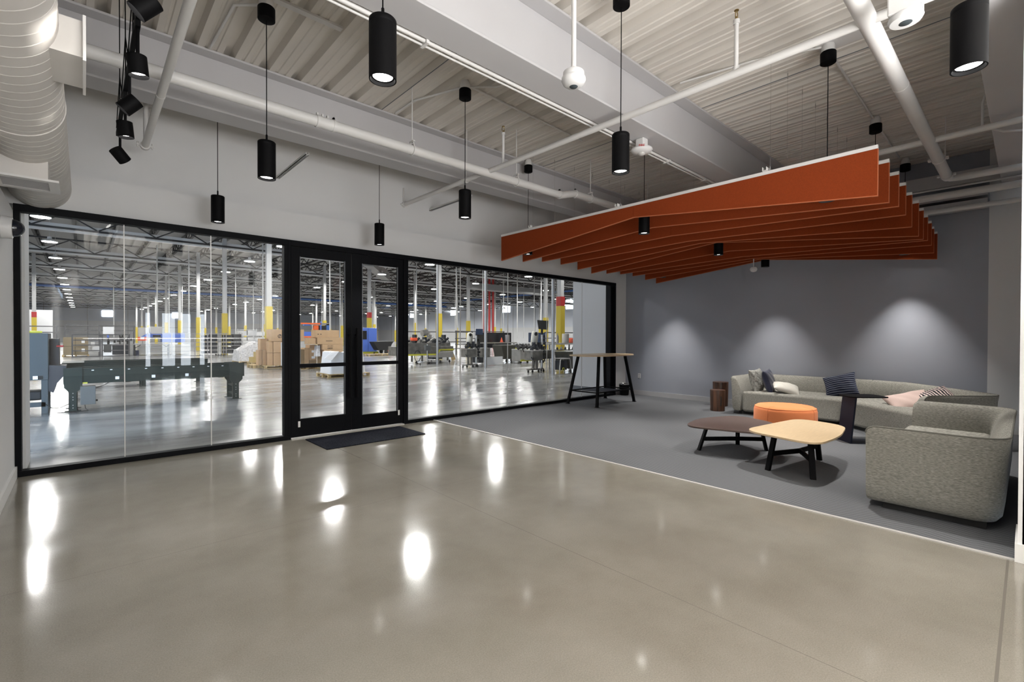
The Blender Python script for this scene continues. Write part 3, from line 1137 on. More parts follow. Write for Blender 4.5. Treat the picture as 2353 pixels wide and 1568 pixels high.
t = thing('smoke_detector', 'white round detector on a square white box at the top right of the ceiling', 'detector', (3.60, 0.51, 3.26))
MB().lathe([(0.03, 0.0), (0.075, 0.006), (0.085, 0.025), (0.08, 0.04), (0.0, 0.04)], n=36).build('body', PLASTIC, parent=t, smooth=50, local=True)
MB().lathe([(0.0, -0.004), (0.03, -0.002), (0.034, 0.002)], n=24, cap=False).build('sensor_eye', GMACH, parent=t, smooth=180, local=True)
b = MB().box(-0.075, 0.075, -0.075, 0.075, 0.04, 0.16).build('back_box', PIPE, parent=t, local=True, bevel=0.008)
for i in range(3):
    MB().cyl((-0.05 + 0.05 * i, -0.0765, 0.055), (-0.05 + 0.05 * i, -0.074, 0.055), 0.005, n=8).build('screw', BASE2, parent=b, local=True)
MB().tube([(0, 0, 0.16), (0, 0, 0.94)], 0.012, 8).build('stem', PIPE, parent=t, smooth=50, local=True)

t = thing('fire_alarm', 'white round ceiling strobe lettered FIRE below the middle beam', 'fire alarm', (4.60, 2.92, 3.44))
MB().lathe([(0.045, 0.0), (0.10, 0.012), (0.118, 0.035), (0.112, 0.050), (0.07, 0.06), (0.0, 0.06)], n=40).build('body', PLASTIC, parent=t, smooth=50, local=True)
MB().lathe([(0.0, -0.026), (0.025, -0.022), (0.042, -0.005), (0.045, 0.003)], n=24, cap=False).build('strobe_lens', ALU, parent=t, smooth=180, local=True)
MB().box(-0.05, 0.05, -0.05, 0.05, 0.058, 0.16).build('back_box', PIPE, parent=t, local=True, bevel=0.012)
ang = math.atan2(4.60, -2.92) + PI          # letters face the room
ft = Vector((-4.60, -2.92, 0)).normalized()
mw = Matrix.Translation(Vector((0, 0, 0.047)) + ft * 0.1165) @ Matrix.Rotation(math.atan2(ft.y, ft.x) + PI / 2, 4, 'Z') @ Matrix.Rotation(math.radians(78), 4, 'X')
text_mesh('lettering', 'FIRE', 0.034, REDP, t, mw)

t = thing('smoke_detector', 'small white detector hanging below the rear orange baffles', 'detector', (9.1, 3.42, 2.60))
MB().lathe([(0.02, 0.0), (0.045, 0.01), (0.06, 0.035), (0.06, 0.06), (0.045, 0.085), (0.0, 0.085)], n=32).build('body', PLASTIC, parent=t, smooth=50, local=True)
MB().tube([(0, 0, 0.08), (0, 0, 1.6)], 0.008, 8).build('stem', PIPE, parent=t, smooth=50, local=True)

# ------------------------------------------------------------------ orange baffles
BAF = [(4.32, 4.96, 2.457, 2.83, 2.666, 0.76, 2.441), (4.73, 4.96, 2.489, 2.86, 2.628, 0.76, 2.471), (5.14, 4.97, 2.535, 2.86, 2.594, 0.76, 2.518),
       (5.55, 4.96, 2.535, 2.86, 2.587, 0.77, 2.52), (5.96, 4.96, 2.495, 2.89, 2.625, 0.78, 2.477), (6.37, 5.0, 2.474, 2.88, 2.685, 0.78, 2.447),
       (6.78, 4.99, 2.509, 2.87, 2.622, 0.79, 2.475), (7.19, 4.99, 2.535, 2.88, 2.588, 0.8, 2.521), (7.6, 5.0, 2.539, 2.91, 2.608, 0.81, 2.521),
       (8.01, 4.99, 2.502, 2.94, 2.647, 0.83, 2.481), (8.42, 5.0, 2.467, 2.97, 2.692, 0.84, 2.449)]
ORD = ['front', 'second', 'third', 'fourth', 'fifth', 'sixth', 'seventh', 'eighth', 'ninth', 'tenth', 'rearmost']
for i, bf in enumerate(BAF):
    K = 1.15
    x, yl, yk, yr = bf[0] * K, bf[1] * K, bf[3] * K, bf[5] * K
    zl, zk, zr = [1.4 + (q - 1.4) * K for q in (bf[2], bf[4], bf[6])]
    ZT = 3.0
    t = thing('acoustic_baffle', '%s orange felt ceiling baffle with a white top rail, counted from the camera' % ORD[i], 'ceiling baffle', (x, 3.3, 2.98), 'orange ceiling baffles over the lounge')
    m = MB()
    g = 0.0015
    m.prism([(yr, zr), (yk - g, zk), (yk - g, ZT - 0.005), (yr, ZT - 0.005)], x - 0.012, x + 0.012, 'x')
    m.prism([(yk + g, zk), (yl, zl), (yl, ZT - 0.005), (yk + g, ZT - 0.005)], x - 0.012, x + 0.012, 'x')
    m.build('panel', ORANGE, parent=t)
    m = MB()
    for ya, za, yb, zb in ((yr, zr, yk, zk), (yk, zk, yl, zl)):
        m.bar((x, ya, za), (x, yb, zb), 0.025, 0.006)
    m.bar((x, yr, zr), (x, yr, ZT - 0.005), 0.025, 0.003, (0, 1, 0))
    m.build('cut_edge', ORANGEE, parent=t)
    MB().box(x - 0.017, x + 0.017, yr, yl, ZT - 0.005, ZT + 0.027).build('rail', PIPE, parent=t)
    for yy in (1.72, 5.0) if i % 2 else (1.72, 3.45, 5.0):
        m = MB().cyl((x, yy, ZT + 0.02), (x, yy, 4.19), 0.0013, n=6)
        m.cyl((x, yy, ZT + 0.02), (x, yy, ZT + 0.07), 0.005, n=8)
        m.cyl((x, yy, 4.10), (x, yy, 4.15), 0.005, n=8)
        m.build('hanger_cable', CHROME, parent=t)

for yy, lab in ((1.72, 'right'), (3.45, 'middle'), (5.0, 'left')):
    m = MB().box(4.93, 9.72, yy + 0.02, yy + 0.06, 3.028, 3.034).box(4.93, 9.72, yy + 0.02, yy + 0.024, 3.034, 3.065).box(4.93, 9.72, yy + 0.056, yy + 0.06, 3.034, 3.065)
    m.build('strut_channel', PIPE, label='strut channel laid across the baffle tops, %s one of the three' % lab, cat='bracket')

# ------------------------------------------------------------------ sofas


def arc_path(pts, r, n=10):
    out = [Vector(pts[0])]
    for i in range(1, len(pts) - 1):
        p0, p, p1 = Vector(pts[i - 1]), Vector(pts[i]), Vector(pts[i + 1])
        d0, d1 = (p0 - p).normalized(), (p1 - p).normalized()
        half = math.acos(max(-1, min(1, d0.dot(d1)))) / 2
        L = r / math.tan(half)
        L = min(L, (p0 - p).length * 0.48, (p1 - p).length * 0.48)
        a, c = p + d0 * L, p + d1 * L
        for k in range(n + 1):
            t = k / n
            out.append((1 - t) ** 2 * a + 2 * t * (1 - t) * p + t * t * c)
    out.append(Vector(pts[-1]))
    return out


# wall profile: (inward offset, height)
SHELL = [(0.10, 0.055), (0.045, 0.065), (0.020, 0.10), (0.008, 0.20), (0.0, 0.42), (-0.012, 0.60), (-0.022, 0.672), (-0.012, 0.685), (0.004, 0.680),
         (0.035, 0.672), (0.065, 0.645), (0.100, 0.59), (0.130, 0.52), (0.148, 0.45), (0.158, 0.38), (0.16, 0.20), (0.15, 0.07)]


def shell_mesh(path, side=1, top=1.0, round0=True, round1=True):
    """side: +1 inner side is on the left of the path"""
    pts = []
    for p in path:
        if not pts or (p - pts[-1]).length > 1e-4:
            pts.append(p)
    # add end refinements
    def refine(a, b):
        d = (b - a)
        L = d.length
        d.normalize()
        return [a + d * s for s in (0.0, 0.004, 0.014, 0.03, 0.05, 0.08) if s < L * 0.9]
    if round0:
        pts = refine(pts[0], pts[1]) + pts[1:]
    if round1:
        pts = pts[:-1] + list(reversed(refine(pts[-1], pts[-2])))
    s = [0]
    for a, b in zip(pts[:-1], pts[1:]):
        s.append(s[-1] + (b - a).length)
    tot = s[-1]
    m = MB()
    vs = []
    R = 0.08
    for i, p in enumerate(pts):
        a = pts[max(i - 1, 0)]
        b = pts[min(i + 1, len(pts) - 1)]
        d = (b - a).normalized()
        nrm = Vector((-d.y, d.x)) * side
        e = min(s[i] if round0 else 9, (tot - s[i]) if round1 else 9)
        for off, z in SHELL:
            zz = z * top
            if e < R:
                k = R - math.sqrt(max(0, R * R - (R - e) ** 2))
                zz = min(zz, SHELL[7][1] * top - k * (0.7 if z > 0.3 else 0)) if z > 0.3 else max(zz, 0.055 + k * 0.35)
            q = p + nrm * off
            vs.append((q.x, q.y, zz))
    n = len(SHELL)
    fs = []
    for i in range(len(pts) - 1):
        for k in range(n - 1):
            fs.append((i * n + k, i * n + k + 1, (i + 1) * n + k + 1, (i + 1) * n + k))
        fs.append((i * n + n - 1, i * n, (i + 1) * n, (i + 1) * n + n - 1))
    fs.append(tuple(range(n)))
    fs.append(tuple((len(pts) - 1) * n + k for k in range(n - 1, -1, -1)))
    return m.add(vs, fs), pts, s


def rim_tube(pts, side, top, r=0.0065, off=-0.017, z=0.681, inset=0.05, r0=True, r1=True):
    out = []
    tot = 0
    acc = [0]
    for a, b in zip(pts[:-1], pts[1:]):
        acc.append(acc[-1] + (b - a).length)
    tot = acc[-1]
    for i, p in enumerate(pts):
        a = pts[max(i - 1, 0)]
        b = pts[min(i + 1, len(pts) - 1)]
        d = (b - a).normalized()
        nrm = Vector((-d.y, d.x)) * side
        e = min(acc[i] if r0 else 9, (tot - acc[i]) if r1 else 9)
        zz = z * top
        if e < 0.08:
            zz -= (0.08 - math.sqrt(max(0, 0.0064 - (0.08 - e) ** 2))) * 0.7
        q = p + nrm * off
        out.append((q.x, q.y, zz))
    return MB().tube(out, r, 8)


def seat_block(poly, z0=0.055, z1=0.425, bev=0.055):
    m = MB().prism(poly, z0, z1)
    return m, bev


def shadow_base(poly, h=0.06):  # black base standing in for the dark shadow under the sofas
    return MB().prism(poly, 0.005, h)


# 1. long sofa along the grey wall
t = thing('sofa', 'long light grey fabric sofa against the dark grey wall with a raised left arm', 'sofa', (9.3, 2.8, 0), 'grey modular lounge sofas')
path = arc_path([(8.80, 3.67), (9.86, 3.67), (9.86, 1.78)], 0.22)
m, pts, s = shell_mesh(path, side=-1, round1=False)
m.build('backrest', SOFA, parent=t, smooth=60)
rim_tube(pts, -1, 1.0, r1=False).build('piping', SEAM, parent=t, smooth=180)
m, bev = seat_block([(8.84, 3.51), (8.84, 2.02), (9.72, 1.80), (9.72, 3.51)])
m.build('seat', SOFA, parent=t, smooth=60, bevel=0.05, segs=5)
shadow_base([(8.90, 3.58), (8.95, 2.05), (9.78, 1.85), (9.78, 3.55)]).build('plinth', RUBBER, parent=t)
# 2. angled section
t = thing('sofa', 'light grey angled corner section joined to the right end of the long sofa', 'sofa', (8.9, 1.2, 0), 'grey modular lounge sofas')
path = arc_path([(9.86, 1.77), (9.72, 1.30), (8.46, 0.20), (7.72, 0.88)], 0.24)
m, pts, s = shell_mesh(path, side=-1, round0=False)
m.build('backrest', SOFA, parent=t, smooth=60)
rim_tube(pts, -1, 1.0, r0=False).build('piping', SEAM, parent=t, smooth=180)
m, bev = seat_block([(8.835, 2.00), (7.93, 0.96), (8.47, 0.44), (9.56, 1.38), (9.71, 1.78)])
m.build('seat', SOFA, parent=t, smooth=60, bevel=0.05, segs=5)
shadow_base([(8.92, 1.95), (8.05, 0.98), (8.47, 0.58), (9.5, 1.45), (9.65, 1.80)]).build('plinth', RUBBER, parent=t)
# 3. near loveseat, seen from behind its arm
t = thing('sofa', 'darker grey fabric loveseat in the right foreground, arm side towards the camera', 'sofa', (5.9, 0.5, 0), 'grey modular lounge sofas')
path = arc_path([(4.76, 0.90), (4.76, 0.10), (7.00, 0.10), (7.00, 0.88)], 0.22)
m, pts, s = shell_mesh(path, side=1)
m.build('backrest', SOFA, parent=t, smooth=60)
rim_tube(pts, 1, 1.0).build('piping', SEAM, parent=t, smooth=180)
m, bev = seat_block([(4.90, 0.92), (4.90, 0.25), (6.86, 0.25), (6.86, 0.92)])
m.build('seat', SOFA, parent=t, smooth=60, bevel=0.05, segs=5)
shadow_base([(4.86, 0.80), (4.86, 0.20), (6.90, 0.20), (6.90, 0.80)], 0.06).build('plinth', RUBBER, parent=t)

# ------------------------------------------------------------------ cushions


def cushion(name, label, loc, rot, w, h, th, matx, cat='cushion', group='scatter cushions on the sofas', seed=1, pinch=0.10, spin=0.0):
    rnd = random.Random(seed)
    ph = [rnd.uniform(0, 6.28) for _ in range(6)]
    N_ = 22
    vs, fs = [], []
    for sgn in (1, -1):
        for i in range(N_ + 1):
            for j in range(N_ + 1):
                u, v = -1 + 2 * i / N_, -1 + 2 * j / N_
                e = (1 - abs(u) ** 2.6) * (1 - abs(v) ** 2.6)
                k = 1 - pinch * (1 - (1 - abs(v) ** 2)) * (1 - abs(u)) if False else 1
                px = u * (1 - pinch * (1 - v * v) * abs(u) ** 3 * 0.9)
                py = v * (1 - pinch * (1 - u * u) * abs(v) ** 3 * 0.9)
                z = max(0, e) ** 0.55 * th / 2
                z *= 1 + 0.10 * math.sin(3.1 * u + ph[0]) * math.sin(2.7 * v + ph[1]) + 0.05 * math.sin(9 * u + 5 * v + ph[2])
                bend = 0.03 * math.sin(1.4 * u + ph[3]) + 0.02 * u * v
                vs.append((px * w / 2, py * h / 2, sgn * z + bend))
    q = (N_ + 1) ** 2
    for sidx in range(2):
        for i in range(N_):
            for j in range(N_):
                a = sidx * q + i * (N_ + 1) + j
                f = (a, a + N_ + 1, a + N_ + 2, a + 1)
                fs.append(f if sidx == 0 else f[::-1])
    me = bpy.data.meshes.new(name)
    me.from_pydata(vs, [], fs)
    bm = bmesh.new()
    bm.from_mesh(me)
    bmesh.ops.remove_doubles(bm, verts=bm.verts, dist=0.0004)
    bmesh.ops.recalc_face_normals(bm, faces=bm.faces)
    bm.to_mesh(me)
    bm.free()
    me.polygons.foreach_set('use_smooth', [True] * len(me.polygons))
    me.materials.append(matx)
    o = bpy.data.objects.new(name, me)
    COL.objects.link(o)
    o.location = loc
    o.rotation_euler = (Euler(rot).to_matrix() @ Matrix.Rotation(math.radians(spin), 3, 'Z')).to_euler()
    o['label'] = label
    o['category'] = cat
    o['group'] = group
    return o


KNIT = mat('grey_knit', (0.27, 0.27, 0.25), 0.95, noise=(26, 0.45, 2), bump=(24, 1.0))
NAVYC = mat('navy_cloth', (0.012, 0.016, 0.045), 0.6, bump=(9, 0.5), sheen=0.2)
OFFW = mat('off_white_cloth', (0.62, 0.60, 0.55), 0.9, bump=(60, 0.2))
STRIPE = striped('navy_stripes', (0.018, 0.022, 0.045), (0.22, 0.24, 0.30), 9.0, 'Y', 1.2, 0.80, 0.92, bump=0.3)
PINK = striped('pink_weave', (0.56, 0.44, 0.40), (0.42, 0.31, 0.28), 42, 'X', 0.3, 0.4, 0.7, bump=0.3)
PATT = striped('patterned_weave', (0.02, 0.02, 0.025), (0.62, 0.50, 0.48), 10, 'X', 5.5, 0.60, 0.68, bump=0.3, detail=3)
cushion('cushion', 'grey textured knit cushion leaning on the left sofa arm', (9.17, 3.38, 0.60), (math.radians(78), 0, math.radians(8)), 0.46, 0.44, 0.15, KNIT, seed=2)
cushion('cushion', 'dark navy cushion standing right of the grey knit one', (9.20, 3.17, 0.60), (math.radians(76), 0, math.radians(18)), 0.44, 0.44, 0.16, NAVYC, seed=5)
cushion('cushion', 'off-white cushion lying slanted on the long sofa seat', (9.14, 2.88, 0.50), (math.radians(14), math.radians(22), math.radians(-62)), 0.44, 0.44, 0.14, OFFW, seed=7)
cushion('cushion', 'navy cushion with thin pale stripes in the middle of the long sofa', (9.40, 2.13, 0.59), (math.radians(66), math.radians(0), math.radians(-88)), 0.48, 0.40, 0.15, STRIPE, seed=4, spin=14)
cushion('cushion', 'pale pink ribbed cushion on the angled sofa section', (8.78, 1.16, 0.50), (math.radians(26), math.radians(-6), math.radians(-56)), 0.56, 0.40, 0.16, PINK, seed=9)
cushion('cushion', 'black, white and pink patterned cushion behind the pink one', (8.86, 0.86, 0.535), (math.radians(30), math.radians(-16), math.radians(-52)), 0.42, 0.38, 0.14, PATT, seed=12)

# ------------------------------------------------------------------ ottoman
t = thing('ottoman', 'round orange upholstered ottoman behind the two coffee tables', 'ottoman', (7.52, 2.38, 0))
pr = [(0.34, 0.02), (0.39, 0.03), (0.400, 0.06), (0.405, 0.20), (0.402, 0.35), (0.39, 0.39), (0.36, 0.412), (0.25, 0.418), (0.0, 0.42)]
MB().lathe(pr, n=64).build('upholstery', OTT, parent=t, smooth=60, local=True, )
m = MB()
for a in (2.9, 4.5, 6.0, 1.4):
    m.tube([(r_ * math.cos(a) * 1.002, r_ * math.sin(a) * 1.002, z_) for r_, z_ in pr[2:-1]], 0.0022, 6)
m.tube([(0.388 * math.cos(k * PI / 32), 0.388 * math.sin(k * PI / 32), 0.393) for k in range(64)], 0.0035, 6, closed=True)
m.build('seam', mat('orange_seam', (0.62, 0.17, 0.06), 0.9), parent=t, smooth=180, local=True)
MB().lathe([(0.33, 0.0), (0.33, 0.03), (0.0, 0.03)], n=40).build('plinth', RUBBER, parent=t, local=True)


# ------------------------------------------------------------------ coffee tables
def closed_curve(ctrl, tension=0.5, n=10):
    out = []
    k = len(ctrl)
    for i in range(k):
        p0, p1, p2, p3 = [Vector(ctrl[(i + j) % k]) for j in (-1, 0, 1, 2)]
        for s_ in range(n):
            t_ = s_ / n
            a = 2 * p1
            b = (p2 - p0)
            c = 2 * p0 - 5 * p1 + 4 * p2 - p3
            d = -p0 + 3 * p1 - 3 * p2 + p3
            out.append(tuple(0.5 * (a + b * t_ + c * t_ * t_ + d * t_ ** 3)))
    return out


def pebble(corners, r):
    """rounded polygon with slightly bowed sides"""
    pts = []
    k = len(corners)
    for i in range(k):
        p0, p, p1 = Vector(corners[i - 1]), Vector(corners[i]), Vector(corners[(i + 1) % k])
        d0, d1 = (p0 - p), (p1 - p)
        a, c = p + d0.normalized() * min(r, d0.length * .45), p + d1.normalized() * min(r, d1.length * .45)
        for j in range(9):
            t_ = j / 8
            pts.append((1 - t_) ** 2 * a + 2 * t_ * (1 - t_) * p + t_ * t_ * c)
    # bow
    out = []
    for i, p in enumerate(pts):
        out.append(tuple(p))
    return out


def coffee_table(label, corners, h, legs, hub, topm, group):
    cx = sum(c[0] for c in corners) / len(corners)
    cy = sum(c[1] for c in corners) / len(corners)
    t = thing('coffee_table', label, 'coffee table', (cx, cy, 0), group)
    poly = pebble(corners, 0.22)
    MB().prism(poly, h - 0.022, h).build('table_top', topm, parent=t, smooth=50, bevel=0.004)
    for (fx, fy) in legs:
        tx, ty = fx + (hub[0] - fx) * 0.22, fy + (hub[1] - fy) * 0.22
        m = MB().bar((fx, fy, 0.0), (tx, ty, h - 0.022), 0.05, 0.028, (hub[0] - fx, hub[1] - fy, 0))
        m.build('leg', BMETAL, parent=t)
        mx, my = fx + (hub[0] - fx) * 0.10, fy + (hub[1] - fy) * 0.10
        MB().bar((mx, my, h * 0.42), (hub[0], hub[1], h * 0.42), 0.02, 0.048).build('stretcher', BMETAL, parent=t)
    return t


coffee_table('low dark brown pebble-shaped coffee table with black legs', [(5.30, 2.78), (5.95, 2.90), (6.55, 2.66), (6.32, 2.08), (5.52, 1.98)], 0.345,
             [(5.62, 2.74), (6.30, 2.55), (6.22, 2.17)], (6.0, 2.42), TDARK, 'pebble-shaped coffee tables')
coffee_table('light wood pebble-shaped coffee table with black legs, nearest the camera', [(5.18, 2.05), (5.75, 1.98), (6.42, 1.88), (6.28, 1.36), (5.60, 1.26), (4.98, 1.30)], 0.42,
             [(5.31, 1.84), (5.30, 1.42), (6.20, 1.60)], (5.72, 1.66), TLIGHT, 'pebble-shaped coffee tables')

# C-shaped laptop table
t = thing('side_table', 'dark navy metal C-shaped laptop table in front of the sofa corner', 'side table', (7.62, 1.62, 0))
U = Vector((0.68, -0.73, 0))
V = Vector((0.73, 0.68, 0))
c0 = Vector((7.58, 1.65, 0))


def cpt(a, b, z):
    q = c0 + U * a + V * b
    return (q.x, q.y, z)


def cplate(a0, a1, b, z0, z1, sk=0.0):
    vs = [cpt(a0, -b, z0), cpt(a1, -b, z0), cpt(a1, b, z0), cpt(a0, b, z0), cpt(a0 + sk, -b, z1), cpt(a1 + sk, -b, z1), cpt(a1 + sk, b, z1), cpt(a0 + sk, b, z1)]
    return MB().add(vs, [(3, 2, 1, 0), (4, 5, 6, 7), (0, 1, 5, 4), (1, 2, 6, 5), (2, 3, 7, 6), (3, 0, 4, 7)])


cplate(-0.03, 0.40, 0.15, 0.0, 0.014).build('base', NAVYM, parent=t, bevel=0.002)
cplate(-0.03, -0.008, 0.14, 0.014, 0.612, 0.06).build('upright', NAVYM, parent=t, bevel=0.002)
m = MB()
tp = pebble([(-0.05, -0.19), (0.46, -0.17), (0.44, 0.19), (-0.03, 0.17)], 0.10)
m.prism([(cpt(a, b, 0)[0], cpt(a, b, 0)[1]) for a, b in tp], 0.612, 0.624)
m.build('table_top', BMETAL, parent=t, smooth=50)

# tree-stump stools
for (x, y, r, h, lab) in ((8.93, 3.99, 0.135, 0.40, 'shorter dark walnut stump table with a side notch, in front'), (9.62, 4.24, 0.150, 0.49, 'taller dark walnut stump table behind the shorter one')):
    t = thing('stump_table', lab, 'side table', (x, y, 0), 'walnut stump tables')
    MB().lathe([(r * 0.93, 0.0), (r * 0.95, 0.012), (r * 0.96, h * 0.3), (r, h - 0.012), (r * 0.985, h), (0, h)], n=40).build('block', WALNUT, parent=t, smooth=40, local=True)
    if h < 0.45:
        d = Vector((-x, -y, 0)).normalized()
        q = Matrix.Rotation(0.45, 3, 'Z') @ d
        MB().obb(q * r * 0.985 + Vector((0, 0, h * 0.5)), 0.02, 0.006, h * 0.44, (0, 0, math.atan2(q.y, q.x) + PI / 2)).build('slot', INK, parent=t, local=True)

# tall table by the glass
t = thing('bar_table', 'tall oval-topped wooden bar table on slanted black legs by the glass', 'table', (8.16, 6.11, 0))
poly = []
for k in range(64):
    a = 2 * PI * k / 64
    ca, sa = math.cos(a), math.sin(a)
    poly.append((8.16 + 0.84 * math.copysign(abs(ca) ** 0.85, ca), 6.11 + 0.46 * math.copysign(abs(sa) ** 0.75, sa)))
MB().prism(poly, 1.005, 1.03).build('table_top', TLIGHT, parent=t, smooth=50, bevel=0.003)
legs = [(7.50, 6.50), (7.50, 5.74), (8.80, 6.50), (8.80, 5.74)]
for fx, fy in legs:
    tx = fx + (8.16 - fx) * 0.30
    ty = fy + (6.11 - fy) * 0.30
    l = MB().bar((fx, fy, 0.0), (tx, ty, 1.005), 0.035, 0.055, (0, 1, 0)).build('leg', BMETAL, parent=t)
    MB().box(fx - 0.035, fx + 0.035, fy - 0.035, fy + 0.035, 0, 0.012).build('foot', BMETAL, parent=l)
m = MB()
q = [(7.50 + 0.055, 6.47, 0.28), (7.555, 5.77, 0.28), (8.745, 5.77, 0.28), (8.745, 6.47, 0.28)]
for a, b in zip(q, q[1:] + q[:1]):
    m.bar(a, b, 0.022, 0.022)
m.build('foot_rail', BMETAL, parent=t)
MB().box(7.80, 8.50, 5.78, 6.46, 0.272, 0.276).build('shelf', NAVYM, parent=t)

# waste bin
t = thing('waste_bin', 'small black waste bin in the corner behind the tall table', 'bin', (9.62, 6.55, 0))
MB().lathe([(0.10, 0.0), (0.125, 0.25), (0.128, 0.27), (0.120, 0.27), (0.100, 0.02), (0.0, 0.02)], n=32, cap=False).build('body', BMETAL, parent=t, smooth=50, local=True)
MB().lathe([(0.129, 0.262), (0.131, 0.272), (0.127, 0.278), (0.123, 0.272)], n=32, cap=False).build('rim', CHROME, parent=t, smooth=50, local=True)

# ================================================================== the factory beyond the glass
FX0, FX1, FY1, FZT = -14.0, 75.0, 150.0, 9.6
struct(MB().box(FX0, FX1, 6.80, FY1, -0.12, -0.001), 'floor_factory', FCONC)
struct(MB().box(FX0, FX1 + 0.3, FY1, FY1 + 0.3, 0, 4.9), 'wall_factory_back', FWW)
struct(MB().box(FX0, FX1 + 0.3, FY1, FY1 + 0.3, 4.9, FZT), 'wall_factory_back_upper', FWG)
struct(MB().box(FX1, FX1 + 0.3, 6.8, FY1, 0, 3.5), 'wall_factory_right', FWW)
m = MB()
WINS = [(65.65, 62.9), (85.8, 83.0), (107.6, 104.2), (129.4, 126.0)]
prev = 6.8
for b_, a_ in WINS[::1]:
    m.box(FX1, FX1 + 0.3, prev, a_, 3.5, FZT)
    m.box(FX1, FX1 + 0.3, a_, b_, 3.5, 7.2)
    m.box(FX1, FX1 + 0.3, a_, b_, 9.3, FZT)
    prev = b_
m.box(FX1, FX1 + 0.3, prev, FY1, 3.5, FZT)
struct(m, 'wall_factory_right_upper', FWG)
for i, (b_, a_) in enumerate(WINS):
    w = struct(MB().box(FX1 + 0.1, FX1 + 0.12, a_, b_, 7.2, 9.3), 'window_%d' % (i + 20), SKYW)
    w['_o'] = tuple(w.location)
    MB().box(FX1 + 0.06, FX1 + 0.1, a_, b_, 8.2, 8.32).build('window_bar', FWG, parent=w)
for i, (a_, b_) in enumerate([(3.4, 5.4), (17.2, 19.2)]):
    w = struct(MB().box(a_, b_, FY1 - 0.06, FY1 - 0.02, 6.0, 7.4), 'window_%d' % (i + 30), SKYW)
# joints of the precast wall panels
m = MB()
for k in range(12):
    m.box(FX0 + 7.4 * k, FX0 + 7.4 * k + 0.10, FY1 - 0.03, FY1, 0, FZT)
m.box(FX0, FX1, FY1 - 0.03, FY1, 3.45, 3.55)
for k in range(19):
    m.box(FX1 - 0.03, FX1, 8 + 7.4 * k, 8.08 + 7.4 * k, 0, FZT)
struct(m, 'trim_40', FENCEL)
struct(MB().box(FX0 - 0.3, FX0, 6.8, FY1, 0, FZT), 'wall_factory_left', FWG)
struct(MB().box(FX0, 75, 6.96, 7.2, 4.4, FZT), 'wall_factory_front', FWW)
struct(MB().box(10.15, 75, 6.80, 7.2, 0, FZT), 'wall_factory_front_right', FWW)
struct(MB().box(FX0, FX1, 6.9, FY1, FZT, FZT + 0.2), 'ceiling_factory', FDECK)
# returns of the lounge walls seen through the glass
struct(MB().box(9.72, 10.15, 6.97, 8.25, 0, 4.4), 'wall_return_right', FWW)
struct(MB().box(9.71, 9.72, 6.97, 8.25, 0.0, 0.10), 'baseboard_return', BASE2)
struct(MB().box(-0.80, -0.44, 6.97, 7.5, 0, 4.4), 'wall_return_left', FWW)

# ---- white enclosure far left
m = MB().box(-9, -2.3, 68, 68.2, 0, 4.0)
m.build('white_partition', FWW, label='white freestanding partition at the far left of the factory', cat='partition')

# ---- roof joists, girders
def truss_mesh(L, h, nseg, w=0.15, t=0.11):
    m = MB()
    m.box(-w / 2, w / 2, 0, L, h - t, h)
    m.box(-w / 2, w / 2, 0, L, 0, t)
    for k in range(nseg):
        y0, y1 = L * k / nseg, L * (k + 1) / nseg
        za, zb = (t, h - t) if k % 2 == 0 else (h - t, t)
        m.bar((0, y0, za), (0, y1, zb), 0.05, 0.06, (1, 0, 0))
    return m


def inview(x, y, a=-0.12, b=1.62):
    return y * a - 0.5 <= x <= y * b + 1.5


ONES = ['first', 'second', 'third', 'fourth', 'fifth', 'sixth', 'seventh', 'eighth', 'ninth', 'tenth', 'eleventh', 'twelfth', 'thirteenth', 'fourteenth',
        'fifteenth', 'sixteenth', 'seventeenth', 'eighteenth', 'nineteenth']


def nth(k):
    k += 1
    if k < 20:
        return ONES[k - 1]
    t_, u_ = divmod(k, 10)
    return {2: 'twentieth', 3: 'thirtieth', 4: 'fortieth'}[t_] if u_ == 0 else {2: 'twenty-', 3: 'thirty-', 4: 'forty-'}[t_] + ONES[u_ - 1]


bayn = {}
joist = None
JY = [28.5 + 11 * k for k in range(6)]
for y in JY:
    x = -9.2
    while x < 74:
        if inview(x, y + 5.5, -0.10, 1.52):
            jn = bayn.get(y, 0)
            bayn[y] = jn + 1
            jl = 'dark open-web joist in the %s factory roof bay' % ORD[int((y - 28.5) / 11)]
            jl = jl.replace('front', 'nearest') + ', %s from the left' % nth(jn)
            jg = 'factory roof joists of the %s bay' % ORD[int((y - 28.5) / 11)].replace('front', 'nearest')
            if joist is None:
                joist = truss_mesh(11, 0.72, 12).build('roof_joist', TRUSS, local=True, label=jl, cat='roof joist', group=jg)
                joist.location = (x, y, FZT - 0.73)
            else:
                dup(joist, (x, y, FZT - 0.73), jl, jg)
        x += 2.2
m = MB()
for y in [94.5 + 11 * k for k in range(5)]:
    for k in range(38):
        x = -9.2 + 2.2 * k
        m.box(x - 0.06, x + 0.06, y, y + 11, FZT - 0.12, FZT - 0.02)
        m.box(x - 0.06, x + 0.06, y, y + 11, FZT - 0.75, FZT - 0.66)
        for q in range(6):
            m.bar((x, y + q * 1.83, FZT - 0.70), (x, y + q * 1.83 + 0.915, FZT - 0.1), 0.06, 0.06, (1, 0, 0))
            m.bar((x, y + q * 1.83 + 0.915, FZT - 0.1), (x, y + q * 1.83 + 1.83, FZT - 0.70), 0.06, 0.06, (1, 0, 0))
m.build('roof_joist', TRUSS, kind='stuff', label='dense dark joists under the farthest part of the factory roof', cat='roof joist')

